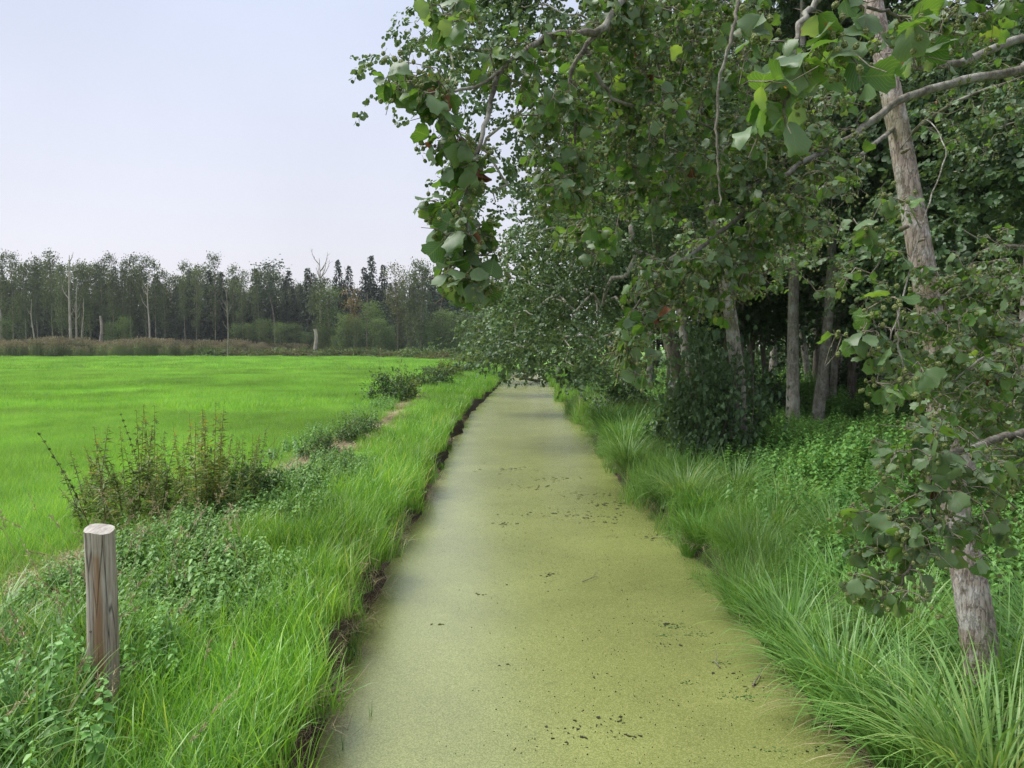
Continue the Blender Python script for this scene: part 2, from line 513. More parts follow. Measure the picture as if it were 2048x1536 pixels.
def H(x, y):
    x = np.asarray(x, float); y = np.asarray(y, float)
    dl = xl(y) - x
    dr = x - xr(y)
    zl = -.35 + .80 * sm(-.24, .30, dl) + .2 * sm(.3, 1.6, dl) + .04 * vnoise(x, y, 1.3) * sm(.3, 1, dl) + .10 * np.exp(-((dl - strip(y) + .3) / .7) ** 2) - .04 * sm(3, 6, dl)
    zr = -.35 + .68 * sm(-.28, .26, dr) + .32 * sm(.4, 3.5, dr) + .35 * sm(4, 18, dr) + (.06 * vnoise(x, y, 1.1) + .05 * vnoise(x + 7, y, .35)) * sm(.4, 2, dr)
    return np.where(dl > -.2, zl, np.where(dr > -.2, zr, -.4))


def axis(parts):
    a = []
    for lo, hi, st in parts:
        a += list(np.arange(lo, hi, st))
    return np.array(a)


gx = axis([(-700, -120, 40), (-120, -30, 6), (-30, -8, 1.0), (-8, -4, .3), (-4, 5, .09), (5, 12, .35), (12, 40, 1.5), (40, 120, 8), (120, 701, 40)])
gy = axis([(-8, 3, .6), (3, 30, .2), (30, 80, .5), (80, 160, 3), (160, 1000, 40)])
X, Y = np.meshgrid(gx, gy)
Z = H(X, Y)
V = np.stack([X, Y, Z], -1).reshape(-1, 3)
ni, nj = len(gy), len(gx)
ii = (np.arange(ni - 1)[:, None] * nj + np.arange(nj - 1)[None, :]).reshape(-1, 1)
F = ii + np.array([[0, 1, nj + 1, nj]])
dl = (xl(Y) - X).ravel()
dr = (X - xr(Y)).ravel()
mud = np.maximum(sm(.36, .14, np.maximum(dl, -.3)) * (dl > -1), sm(.30, .08, np.maximum(dr, -.3)) * (dr > -1))
mud = np.where((dl < 0) & (dr < 0), 1, mud)
strw = np.exp(-((dl - strip(Y).ravel()) / .34) ** 2) * (dl > 0)
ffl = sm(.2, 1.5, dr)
m, N, L = newmat('ground')
az_ = N('ShaderNodeAttribute'); az_.attribute_name = 'zone'
sp = N('ShaderNodeSeparateXYZ'); L(az_.outputs['Vector'], sp.inputs[0])
ge = N('ShaderNodeNewGeometry')
n1 = N('ShaderNodeTexNoise'); n1.inputs['Scale'].default_value = .22; n1.inputs['Detail'].default_value = 5; L(ge.outputs['Position'], n1.inputs['Vector'])
r1 = N('ShaderNodeValToRGB'); set_ramp(r1, [(.3, (.10, .26, .028)), (.55, (.15, .33, .036)), (.75, (.19, .37, .05))]); L(n1.outputs[0], r1.inputs[0])
n2 = N('ShaderNodeTexNoise'); n2.inputs['Scale'].default_value = 9; n2.inputs['Detail'].default_value = 6; L(ge.outputs['Position'], n2.inputs['Vector'])
rm = N('ShaderNodeValToRGB'); set_ramp(rm, [(.3, (.025, .018, .012)), (.7, (.07, .048, .032))]); L(n2.outputs[0], rm.inputs[0])
rs = N('ShaderNodeValToRGB'); set_ramp(rs, [(.3, (.12, .09, .05)), (.7, (.34, .26, .15))]); L(n2.outputs[0], rs.inputs[0])
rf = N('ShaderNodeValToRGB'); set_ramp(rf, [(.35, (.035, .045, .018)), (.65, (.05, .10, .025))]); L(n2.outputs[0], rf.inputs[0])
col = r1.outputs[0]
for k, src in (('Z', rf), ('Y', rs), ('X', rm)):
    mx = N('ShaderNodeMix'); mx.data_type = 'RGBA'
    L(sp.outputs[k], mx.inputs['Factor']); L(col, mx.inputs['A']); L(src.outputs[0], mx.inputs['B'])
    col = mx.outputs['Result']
bs = N('ShaderNodeBsdfPrincipled'); L(col, bs.inputs['Base Color']); bs.inputs['Roughness'].default_value = .85; bs.inputs['Specular IOR Level'].default_value = .2
bp = N('ShaderNodeBump'); bp.inputs['Strength'].default_value = .6; bp.inputs['Distance'].default_value = .05; L(n2.outputs[0], bp.inputs['Height']); L(bp.outputs[0], bs.inputs['Normal'])
o_ = N('ShaderNodeOutputMaterial'); L(bs.outputs[0], o_.inputs['Surface'])
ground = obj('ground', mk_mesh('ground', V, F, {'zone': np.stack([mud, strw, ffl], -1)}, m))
tag(ground, 'flat meadow, muddy ditch banks and shaded forest floor', None, None, 'structure')

# water under a carpet of duckweed
m, N, L = newmat('duckweed_water')
ge = N('ShaderNodeNewGeometry')
v1 = N('ShaderNodeTexVoronoi'); v1.inputs['Scale'].default_value = 120; L(ge.outputs['Position'], v1.inputs['Vector'])
rc = N('ShaderNodeValToRGB'); set_ramp(rc, [(0, (.115, .138, .038)), (.5, (.168, .188, .058)), (1, (.235, .250, .092))])
sc = N('ShaderNodeSeparateColor'); L(v1.outputs['Color'], sc.inputs[0]); L(sc.outputs[0], rc.inputs[0])
nA = N('ShaderNodeTexNoise'); nA.inputs['Scale'].default_value = .5; nA.inputs['Detail'].default_value = 6; L(ge.outputs['Position'], nA.inputs['Vector'])
mA = N('ShaderNodeMapRange'); L(nA.outputs[0], mA.inputs['Value']); mA.inputs['From Min'].default_value = .35; mA.inputs['From Max'].default_value = .65; mA.inputs['To Min'].default_value = .88; mA.inputs['To Max'].default_value = 1.08
mx = N('ShaderNodeMix'); mx.data_type = 'RGBA'; mx.blend_type = 'MULTIPLY'; mx.inputs['Factor'].default_value = 1; L(rc.outputs[0], mx.inputs['A']); L(mA.outputs[0], mx.inputs['B'])
# dark gaps of open water between the fronds
nB = N('ShaderNodeTexNoise'); nB.inputs['Scale'].default_value = 60; nB.inputs['Detail'].default_value = 3; L(ge.outputs['Position'], nB.inputs['Vector'])
nC = N('ShaderNodeTexNoise'); nC.inputs['Scale'].default_value = 2.2; nC.inputs['Detail'].default_value = 5; L(ge.outputs['Position'], nC.inputs['Vector'])
mC = N('ShaderNodeMath'); mC.operation = 'MULTIPLY_ADD'; L(nC.outputs[0], mC.inputs[0]); mC.inputs[1].default_value = .55; L(nB.outputs[0], mC.inputs[2])
gC = N('ShaderNodeMapRange'); L(mC.outputs[0], gC.inputs['Value']); gC.inputs['From Min'].default_value = .88; gC.inputs['From Max'].default_value = 1.0; gC.inputs['To Max'].default_value = .4
mx2 = N('ShaderNodeMix'); mx2.data_type = 'RGBA'; L(gC.outputs[0], mx2.inputs['Factor']); L(mx.outputs['Result'], mx2.inputs['A']); mx2.inputs['B'].default_value = (.05, .055, .02, 1)
mpD = N('ShaderNodeMapping'); mpD.inputs['Scale'].default_value = (1.0, 2.6, 1); L(ge.outputs['Position'], mpD.inputs['Vector'])
nD = N('ShaderNodeTexNoise'); nD.inputs['Scale'].default_value = .9; nD.inputs['Detail'].default_value = 9; nD.inputs['Roughness'].default_value = .72; nD.inputs['Distortion'].default_value = .6; L(mpD.outputs[0], nD.inputs['Vector'])
gD = N('ShaderNodeMapRange'); L(nD.outputs[0], gD.inputs['Value']); gD.inputs['From Min'].default_value = .64; gD.inputs['From Max'].default_value = .74; gD.inputs['To Max'].default_value = .75
mx3 = N('ShaderNodeMix'); mx3.data_type = 'RGBA'; L(gD.outputs[0], mx3.inputs['Factor']); L(mx2.outputs['Result'], mx3.inputs['A']); mx3.inputs['B'].default_value = (.05, .065, .028, 1)
gE = N('ShaderNodeMapRange'); L(nD.outputs[0], gE.inputs['Value']); gE.inputs['From Min'].default_value = .40; gE.inputs['From Max'].default_value = .28; gE.inputs['To Max'].default_value = .35
mx4 = N('ShaderNodeMix'); mx4.data_type = 'RGBA'; L(gE.outputs[0], mx4.inputs['Factor']); L(mx3.outputs['Result'], mx4.inputs['A']); mx4.inputs['B'].default_value = (.27, .28, .10, 1)
bs = N('ShaderNodeBsdfPrincipled'); L(mx4.outputs['Result'], bs.inputs['Base Color']); bs.inputs['Roughness'].default_value = .27; bs.inputs['IOR'].default_value = 1.7
bs.inputs['Specular IOR Level'].default_value = .5
bp = N('ShaderNodeBump'); bp.inputs['Strength'].default_value = .12; bp.inputs['Distance'].default_value = .003; L(v1.outputs['Distance'], bp.inputs['Height']); L(bp.outputs[0], bs.inputs['Normal'])
o_ = N('ShaderNodeOutputMaterial'); L(bs.outputs[0], o_.inputs['Surface'])
wy = axis([(-8, 80, .5), (80, 700, 10)])
a, b = xl(wy) - .35, xr(wy) + .35
t = np.linspace(0, 1, 9)
V = np.stack([a[:, None] * (1 - t) + b[:, None] * t, np.repeat(wy[:, None], 9, 1), np.zeros((len(wy), 9))], -1).reshape(-1, 3)
ii = (np.arange(len(wy) - 1)[:, None] * 9 + np.arange(8)[None, :]).reshape(-1, 1)
water = obj('canal_water', mk_mesh('canal_water', V, ii + np.array([[0, 1, 10, 9]]), None, m))
tag(water, 'straight ditch of still water covered with green duckweed', None, None, 'structure')


# ------------------------------------------------------------------ scattering (instances of a few plant meshes)
_groups = {}


def source(key, meshes):
    c = bpy.data.collections.new('source_' + key)
    for k, me in enumerate(meshes):
        c.objects.link(bpy.data.objects.new('source_%s_%02d' % (key, k), me))
    g = bpy.data.node_groups.new('scatter_' + key, 'GeometryNodeTree')
    g.interface.new_socket('Geometry', in_out='INPUT', socket_type='NodeSocketGeometry')
    g.interface.new_socket('Geometry', in_out='OUTPUT', socket_type='NodeSocketGeometry')
    n = g.nodes.new
    gi, go = n('NodeGroupInput'), n('NodeGroupOutput')
    ci = n('GeometryNodeCollectionInfo')
    ci.inputs['Collection'].default_value = c
    ci.inputs['Separate Children'].default_value = True
    ci.inputs['Reset Children'].default_value = True
    ip = n('GeometryNodeInstanceOnPoints')
    ip.inputs['Pick Instance'].default_value = True

    def na(nm, ty):
        q = n('GeometryNodeInputNamedAttribute')
        q.data_type = ty
        q.inputs['Name'].default_value = nm
        return q.outputs['Attribute']
    g.links.new(gi.outputs[0], ip.inputs['Points'])
    g.links.new(ci.outputs[0], ip.inputs['Instance'])
    e2r = n('FunctionNodeEulerToRotation')
    g.links.new(na('rot', 'FLOAT_VECTOR'), e2r.inputs[0])
    g.links.new(e2r.outputs[0], ip.inputs['Rotation'])
    g.links.new(na('scl', 'FLOAT'), ip.inputs['Scale'])
    g.links.new(na('idx', 'INT'), ip.inputs['Instance Index'])
    g.links.new(ip.outputs[0], go.inputs[0])
    _groups[key] = (g, len(meshes))


def scatter(name, key, pos, rot, scl, parent=None, idx=None):
    g, n = _groups[key]
    pos = np.asarray(pos, np.float32)
    me = bpy.data.meshes.new(name)
    me.vertices.add(len(pos))
    me.vertices.foreach_set('co', pos.ravel())
    at = me.attributes.new('rot', 'FLOAT_VECTOR', 'POINT'); at.data.foreach_set('vector', np.ascontiguousarray(rot, np.float32).ravel())
    at = me.attributes.new('scl', 'FLOAT', 'POINT'); at.data.foreach_set('value', np.ascontiguousarray(np.broadcast_to(scl, (len(pos),)), np.float32))
    if idx is None:
        idx = R.integers(0, n, len(pos))
    at = me.attributes.new('idx', 'INT', 'POINT'); at.data.foreach_set('value', np.ascontiguousarray(idx, np.int32))
    o = obj(name, me, parent)
    md = o.modifiers.new('scatter', 'NODES')
    md.node_group = g
    o['kind'] = 'stuff'
    return o


def zrot(n, tilt=.0):
    return np.stack([R.normal(0, tilt, n) if tilt else np.zeros(n), R.normal(0, tilt, n) if tilt else np.zeros(n), R.uniform(0, 2 * PI, n)], -1)


# ------------------------------------------------------------------ plant meshes
def grass_patch(name, n, size, ln, wd, t0, t1, seg, mat, vpow=1.0):
    b = np.stack([R.uniform(-size / 2, size / 2, n), R.uniform(-size / 2, size / 2, n), np.full(n, -.02)], -1)
    l_ = R.uniform(*ln, n)
    V, F, A = blades(b, l_, R.uniform(*wd, n), R.uniform(0, 2 * PI, n), R.uniform(0, t0, n), R.uniform(t0, t1, n), seg, R.random(n) ** vpow)
    return mk_mesh(name, V, F, {'var': A}, mat)


source('meadow_near', [grass_patch('meadow_patch', 420, .62, (.12, .30), (.004, .008), .35, 1.3, 3, M['meadow']) for _ in range(5)])
source('meadow_mid', [grass_patch('meadow_patch', 420, 1.4, (.14, .32), (.010, .018), .35, 1.2, 2, M['meadow']) for _ in range(4)])
source('meadow_far', [grass_patch('meadow_patch', 420, 3.2, (.16, .36), (.03, .05), .35, 1.1, 2, M['meadow']) for _ in range(4)])
source('bank', [grass_patch('bank_patch', 110, .42, (.18, .55), (.005, .012), .3, 1.7, 5, M['bank'], 1.1) for _ in range(6)])
source('bank_far', [grass_patch('bank_patch', 200, .8, (.22, .50), (.010, .016), .3, 1.3, 3, M['bank'], 1.3) for _ in range(4)])
source('canary', [grass_patch('canary_patch', 60, .45, (.30, .85), (.010, .021), .45, 2.2, 7, M['canary'], 1.0) for _ in range(5)])
source('yellow', [grass_patch('yellow_patch', 120, .5, (.30, .75), (.005, .011), .3, 1.6, 5, M['yellowgrass'], .9) for _ in range(5)])
source('sedgefill', [grass_patch('sedge_patch', 130, .5, (.30, .75), (.004, .009), .4, 1.7, 5, M['sedge'], 1.0) for _ in range(5)])


def straw_patch():
    n = 110
    b = np.stack([R.uniform(-.3, .3, n), R.uniform(-.3, .3, n), R.uniform(.0, .06, n)], -1)
    V, F, A = blades(b, R.uniform(.12, .4, n), R.uniform(.003, .007, n), R.uniform(0, 2 * PI, n), R.uniform(1.2, 1.6, n), R.uniform(1.4, 1.75, n), 3, R.random(n))
    return mk_mesh('straw_patch', V, F, {'var': A}, M['straw'])


source('straw', [straw_patch() for _ in range(4)])


def herb(nst, h, leaf, mat, spread=.12):
    """a few upright stems with opposite pairs of toothed leaves"""
    mb = MB()
    for _ in range(nst):
        b = np.array([R.normal(0, spread), R.normal(0, spread), -.03])
        hh = h * R.uniform(.6, 1.1)
        tip = b + np.array([R.normal(0, .12) * hh, R.normal(0, .12) * hh, hh])
        pts = spline(np.array([b, (b + tip) / 2 + R.normal(0, .02, 3), tip]), 5)
        tube(mb, pts, np.linspace(.004, .0015, 5), 3, .3)
        k = int(hh / (leaf * .55)) + 3
        s = np.linspace(.2, 1, k)
        az = np.arange(k) * 1.571 + R.uniform(0, 6)
        c = np.stack([np.interp(s, np.linspace(0, 1, 5), pts[:, q]) for q in range(3)], -1)
        for sg in (0, PI):
            a = az + sg + R.normal(0, .25, k)
            dz = R.normal(-.25, .25, k)
            d = np.stack([np.cos(a), np.sin(a), dz], -1)
            sz = leaf * (1.15 - .75 * s ** 3) * R.uniform(.75, 1.15, k)
            V, F = leaves(c, d, np.tile([0, 0, 1.], (k, 1)), sz, sz * .58, .14, (.28, .5, .65, .34), .18)
            mb.add(V, F, np.repeat(R.random(k), 6))
    return mb


source('nettle', [herb(6, .34, .085, M['nettle']).mesh('nettle_plant', M['nettle']) for _ in range(5)])
source('under', [herb(6, .62, .10, M['under'], .18).mesh('undergrowth_plant', M['under']) for _ in range(5)])

# ---- meadow
def region(y0, y1, st, fn, xmin=None, xmax=None):
    ys = np.arange(y0, y1, st)
    out_ = []
    for y in ys:
        lo = -(.675 * y + 2) if xmin is None else xmin
        hi = (.675 * y + 2) if xmax is None else xmax
        x = np.arange(lo, hi, st)
        out_.append(np.stack([x, np.full(len(x), y)], -1))
    p = np.concatenate(out_) + R.uniform(-st * .5, st * .5, (sum(len(q) for q in out_), 2))
    p = p[fn(p[:, 0], p[:, 1])]
    return np.stack([p[:, 0], p[:, 1], H(p[:, 0], p[:, 1])], -1)


def in_meadow(x, y):
    edge = np.interp(x, [-110, -86, -30, -12, 0], [127, 130, 149, 140, 100])
    return (xl(y) - x > strip(y) + .5 + .35 * vnoise(x, y, 1.2)) & (y < edge)


p1 = region(5, 26, .34, in_meadow, xmax=0)
p2 = region(26, 66, .85, in_meadow, xmax=0)
p3 = region(66, 152, 2.0, in_meadow, xmax=2)
for p, key in ((p1, 'meadow_near'), (p2, 'meadow_mid'), (p3, 'meadow_far')):
    tall = 1 + .35 * vnoise(p[:, 0], p[:, 1], .5)
    o = scatter('meadow_grass', key, p, zrot(len(p), .05), np.clip(tall, .6, 1.6))
    tag(o, 'short vivid green grass of the mown meadow', 'grass', None, 'stuff')

q = region(14, 90, 3.4, in_meadow, xmax=0)
q = q[R.random(len(q)) < .35]
o = scatter('rush_tufts', 'sedgefill', q, zrot(len(q), .08), R.uniform(.5, .9, len(q)) * np.interp(q[:, 1], [14, 90], [.7, 1.3]))
tag(o, 'scattered darker rush tufts standing in the meadow grass', 'grass', None, 'stuff')

# ---- left bank
def nettle_zone(x, y):
    d = xl(y) - x
    return (vnoise(x, y, .8) > -.75) & (d > .80 + .30 * vnoise(x, y, 1)) & (d < strip(y) - .3) & (y > 6.2)


q = region(3.2, 16, .21, lambda x, y: (xl(y) - x > .07 + .13 * vnoise(x, y, 2.3)) & (np.abs(xl(y) - x - strip(y)) > .3) & (xl(y) - x < strip(y) + .8) & ~((nettle_zone(x, y)) & (R.random(len(x)) < .82)), -5.5, 0)
dq = xl(q[:, 1]) - q[:, 0]
q2 = region(16, 34, .30, lambda x, y: (xl(y) - x > .18) & (xl(y) - x < strip(y) - .3), -6, 0)
pp = np.vstack([q, q2])
dd = xl(pp[:, 1]) - pp[:, 0]
sc_ = np.clip(.55 + (strip(pp[:, 1]) - dd) * .6, .5, 1) * R.uniform(.6, 1.2, len(pp)) * (.75 + .45 * np.exp(-((dd - .45) / .5) ** 2))
o = scatter('bank_grass', 'bank', pp, zrot(len(pp), .10), sc_)
tag(o, 'lush green grass along the near bank of the ditch', 'grass', None, 'stuff')
q3 = region(34, 82, .62, lambda x, y: (xl(y) - x > .1) & (xl(y) - x < strip(y) + .2), -6, 3)
o = scatter('bank_grass', 'bank_far', q3, zrot(len(q3), .08), R.uniform(.8, 1.3, len(q3)))
tag(o, 'light green grass on the distant stretch of meadow bank', 'grass', None, 'stuff')
q = region(6, 15, .17, lambda x, y: nettle_zone(x, y), -6, 0)
o = scatter('nettle_patch', 'nettle', q, zrot(len(q), .12), R.uniform(.6, 1.15, len(q)))
tag(o, 'low carpet of nettles between the post and the straw path', 'nettles', None, 'stuff')
q = region(15, 60, .38, lambda x, y: (xl(y) - x - strip(y) > .34) & (xl(y) - x - strip(y) < 1.1) & (vnoise(x, y, .9) > .12), -9, 0)
o = scatter('nettle_patch', 'under', q, zrot(len(q), .12), R.uniform(.45, .95, len(q)))
tag(o, 'nettle clumps edging the straw path along the meadow', 'nettles', None, 'stuff')
q = region(5.5, 60, .16, lambda x, y: (np.abs(xl(y) - x - strip(y)) < .36) & ((vnoise(x, y, 1.1) > -.45)) & (R.random(len(x)) < .75), -8, 0)
o = scatter('dry_straw', 'straw', q, zrot(len(q), .08), R.uniform(.6, 1.1, len(q)))
tag(o, 'flattened dry straw lying in a strip between meadow and bank', 'straw', None, 'stuff')
q = region(3.2, 30, .17, lambda x, y: (xl(y) - x > -.10) & (xl(y) - x < .22) & (vnoise(x, y, 2.1) > .05), -3, 1)
o = scatter('dry_straw', 'straw', q, zrot(len(q), .5), R.uniform(.35, .8, len(q)))
tag(o, 'dead stems and roots hanging down the muddy ditch edge', 'straw', None, 'stuff')
q = region(3.2, 40, .30, lambda x, y: (xl(y) - x > -.16) & (xl(y) - x < .06) & (vnoise(x, y, 1.5) > .25), -3, 1)
o = scatter('edge_grass', 'bank', q, zrot(len(q), .2), R.uniform(.3, .6, len(q)))
tag(o, 'small grass tufts rooted at the waterline of the meadow bank', 'grass', None, 'stuff')
# broad-leaved grass at the foot of the post and under the camera
q = region(3.0, 5.7, .17, lambda x, y: (xl(y) - x > .25) & (xl(y) - x < 3.4) & ((x < -2.55) | (y < 4.75)) & ~((np.abs(x + 2.66 - np.clip((5.05 - y) / 1.1, 0, 1) * .55) < .26) & (y > 3.9) & (y < 5.15)), -5.4, 0)
o = scatter('canary_grass', 'canary', q, zrot(len(q), .15), R.uniform(.55, 1.0, len(q)) * np.where(q[:, 0] < -2.6, 1.05, .72))
tag(o, 'tall broad-bladed grass around the foot of the wooden post', 'grass', None, 'stuff')

def near_post(x, y):
    t_ = np.clip((5.05 - y) / 1.1, 0, 1)
    px_ = -2.66 + t_ * .55
    return (np.abs(x - px_) < .26) & (y > 3.9) & (y < 5.15)


def panicle_patch():
    mb = MB()
    for _ in range(3):
        b = np.array([R.normal(0, .12), R.normal(0, .12), 0])
        h = R.uniform(.5, .95)
        t_ = b + np.array([R.normal(0, .25), R.normal(0, .25), h])
        pts = spline([b, (b + t_) / 2 + [0, 0, .08], t_], 6)
        tube(mb, pts, np.linspace(.0022, .0012, 6), 3, .6)
        k = 26
        s_ = R.uniform(.72, 1, k)
        c = np.stack([np.interp(s_, np.linspace(0, 1, 6), pts[:, q]) for q in range(3)], -1)
        d = nrm(R.normal(0, .6, (k, 3)) + nrm(pts[-1] - pts[-2]))
        V, F = leaves(c, d, nrm(R.normal(0, 1, (k, 3))), R.uniform(.02, .05, k), .006)
        mb.add(V, F, np.repeat(R.uniform(.4, 1, k), 6))
    return mb.mesh('panicle', M['straw'])


source('panicle', [panicle_patch() for _ in range(4)])
q = region(3.2, 9, .55, lambda x, y: (xl(y) - x > .5) & (xl(y) - x < 3.2) & ((x < -2.5) | (y < 5)), -5.4, 0)
o = scatter('dry_panicles', 'panicle', q, zrot(len(q), .2), R.uniform(.7, 1.0, len(q)))
tag(o, 'pale dry grass heads among the tall grass by the post', 'grass', None, 'stuff')
q = region(3.2, 6.5, .26, lambda x, y: (xl(y) - x > .9) & (xl(y) - x < 3.3) & (vnoise(x, y, 1.6) > .1) & ~near_post(x, y), -5.4, 0)
o = scatter('nettle_patch', 'under', q, zrot(len(q), .15), R.uniform(.6, 1.05, len(q)))
tag(o, 'leafy weeds mixed into the tall grass around the post', 'weeds', None, 'stuff')

# ---- right bank
q = region(3.0, 34, .25, lambda x, y: (x - xr(y) > -.10 + .08 * vnoise(x, y, 2)) & (x - xr(y) < 1.6 + .4 * vnoise(x, y, .7)), 0, 12)
yel = (vnoise(q[:, 0], q[:, 1], .9) > .2)
for sel, key, nm, lb in ((yel, 'yellow', 'bank_grass', 'yellowish green grass with dry stems along the wooded bank'), (~yel, 'sedgefill', 'sedge_grass', 'deep green sedge blades between the tussocks of the wooded bank')):
    o = scatter(nm, key, q[sel], zrot(sel.sum(), .12), R.uniform(.6, 1.1, sel.sum()) * np.interp(q[sel][:, 1], [3, 7, 9.5, 15, 22], [.5, .6, .85, 1.0, 1.0]) * np.clip(.85 + .6 * vnoise(q[sel][:, 0], q[sel][:, 1], 2.6), .3, 1.5))
    tag(o, lb, 'grass', None, 'stuff')
q = region(34, 82, .7, lambda x, y: (x - xr(y) > -.05) & (x - xr(y) < 1.8), 0, 12)
o = scatter('bank_grass', 'bank_far', q, zrot(len(q), .08), R.uniform(1.0, 1.6, len(q)))
tag(o, 'grass on the distant stretch of the wooded bank', 'grass', None, 'stuff')
q = region(4, 34, .36, lambda x, y: (x - xr(y) > 1.0 + .35 * vnoise(x, y, .8)) & (x - xr(y) < 14), 0, 24)
o = scatter('undergrowth', 'under', q, zrot(len(q), .15), R.uniform(.5, 1.15, len(q)) * (1.05 + .5 * np.maximum(0, vnoise(q[:, 0], q[:, 1], 1.4))))
tag(o, 'leafy green herbs covering the forest floor', 'undergrowth', None, 'stuff')
q = region(34, 75, .9, lambda x, y: (x - xr(y) > 1.0) & (x - xr(y) < 45), 0, 60)
o = scatter('undergrowth', 'under', q, zrot(len(q), .15), R.uniform(.9, 1.9, len(q)))
tag(o, 'dim leafy undergrowth deep among the trunks', 'undergrowth', None, 'stuff')


def tussock_mesh(n, ln, wd, mat, rad=.16, dry=.1):
    a = R.uniform(0, 2 * PI, n)
    r = rad * np.sqrt(R.random(n))
    b = np.stack([r * np.cos(a), r * np.sin(a), np.full(n, -.05)], -1)
    az = a + R.normal(0, .5, n)
    th1 = R.uniform(.8, 2.4, n)
    V, F, A = blades(b, R.uniform(*ln, n), R.uniform(*wd, n), az, R.uniform(.05, .6, n), th1, 8, R.random(n) * (1 - dry) + (R.random(n) < dry) * dry)
    return mk_mesh('sedge_tussock', V, F, {'var': A}, mat)


def drytuft_mesh(n=70):
    a = R.uniform(0, 2 * PI, n)
    b = np.stack([.12 * np.cos(a), .12 * np.sin(a), np.full(n, 0)], -1)
    V, F, A = blades(b, R.uniform(.2, .5, n), R.uniform(.004, .008, n), a + R.normal(0, .4, n), R.uniform(.9, 1.4, n), R.uniform(1.7, 2.3, n), 5, R.random(n))
    return mk_mesh('dry_skirt', V, F, {'var': A}, M['straw'])


TUS = [tussock_mesh(430, (.55, 1.0), (.009, .016), M['sedge'], .16) for _ in range(4)] + [tussock_mesh(420, (.5, .9), (.007, .013), M['yellowgrass'], .18) for _ in range(2)]
DRY = [drytuft_mesh() for _ in range(2)]
tlist = []     # x px, y px (at bank), scale, mesh, label
tl = [
    (7.0, .26, 1.0, 0, 'arching sedge tussock leaning over the duckweed beside the algae patches', True),
    (5.9, .28, 1.1, 1, 'big deep green sedge tussock with a dry brown skirt at the water edge', True),
    (5.0, .30, 1.1, 2, 'sedge tussock at the water edge nearest the camera', True),
    (4.3, .45, 1.1, 0, 'sedge tussock cut off by the bottom edge of the picture', False),
    (5.3, 1.0, 1.1, 3, 'sedge tussock in front of the leaning alder trunk', False),
    (6.5, .95, 1.0, 0, 'grey green sedge tussock between the dry-skirted tussock and the alder trunk', False),
    (7.7, .85, .95, 4, 'yellow green tussock behind the water-edge sedges', False),
    (5.8, 1.75, 1.1, 1, 'sedge tussock at the foot of the leaning alder, on its outer side', False),
    (4.8, 1.3, 1.1, 2, 'sedge tussock in the lower corner of the picture', False),
    (8.3, .25, .85, 5, 'small yellowing tussock dipping its blades in the water', True),
    (9.4, .5, .9, 5, 'yellowing tussock on the bank above the small waterside tuft', False),
    (9.4, 1.5, .9, 3, 'sedge tussock under the hanging alder leaves', False),
    (10.8, .3, .8, 4, 'yellow green tussock at the waterline past the small tuft', True),
    (11.9, .6, .9, 4, 'yellowing tussock on the middle stretch of the bank', False),
    (13.0, 1.3, .95, 2, 'drooping pale sedge tussock beside the leafy herbs', False),
    (13.4, .3, .85, 1, 'dark sedge tussock hanging over the middle stretch of water', True),
    (15.4, .7, .9, 5, 'yellow tussock next to the large dark tussock', False),
    (10.2, .9, 1.0, 4, 'pale yellow green tussock with nodding tips behind the waterline tussocks', False),
    (11.4, 1.5, 1.0, 5, 'tall yellow green tussock at the edge of the leafy herbs', False),
    (12.6, .5, 1.0, 0, 'dark green tussock wedged between two yellowing ones', False),
    (14.2, 1.0, 1.1, 4, 'broad yellow green tussock just before the large dark tussock', False),
    (16.8, .4, 1.0, 1, 'green tussock drooping into the water before the large dark tussock', True),
    (21.0, .5, 1.1, 5, 'yellow green tussock past the large dark tussock', False),
    (18.6, .6, 1.35, 0, 'large dark sedge tussock hanging from the bank below the ivy bush', False),
    (24.0, .6, 1.25, 1, 'dark rounded sedge tussock farther along the bank', False),
    (31.0, .6, 1.2, 2, 'sedge tussock on the far stretch of the wooded bank', False),
    (41.0, .6, 1.2, 3, 'most distant sedge tussock of the wooded bank', False),
]
for ty_, tdr, s, k, lab, skirt in tl:
    g_ = (float(xr(np.array([ty_]))[0]) + tdr - (.20 if tdr < .7 else .05), ty_)
    s *= 1.15
    e_ = empty('sedge_tussock', (g_[0], g_[1], float(H(g_[0], g_[1]))), R.uniform(0, 6.28))
    tag(e_, lab, 'sedge tussock', 'sedge tussocks along the wooded bank')
    e_.location.z = max(e_.location.z, .02)
    f_ = obj('blades', TUS[k], e_); f_.scale = (s, s, s)
    f_['kind'] = 'stuff'
    if skirt:
        d_ = obj('dry_skirt', DRY[k % 2], e_); d_.scale = (s * 1.1,) * 3
        d_['kind'] = 'stuff'
        tag(d_, 'dry brown skirt of dead blades')

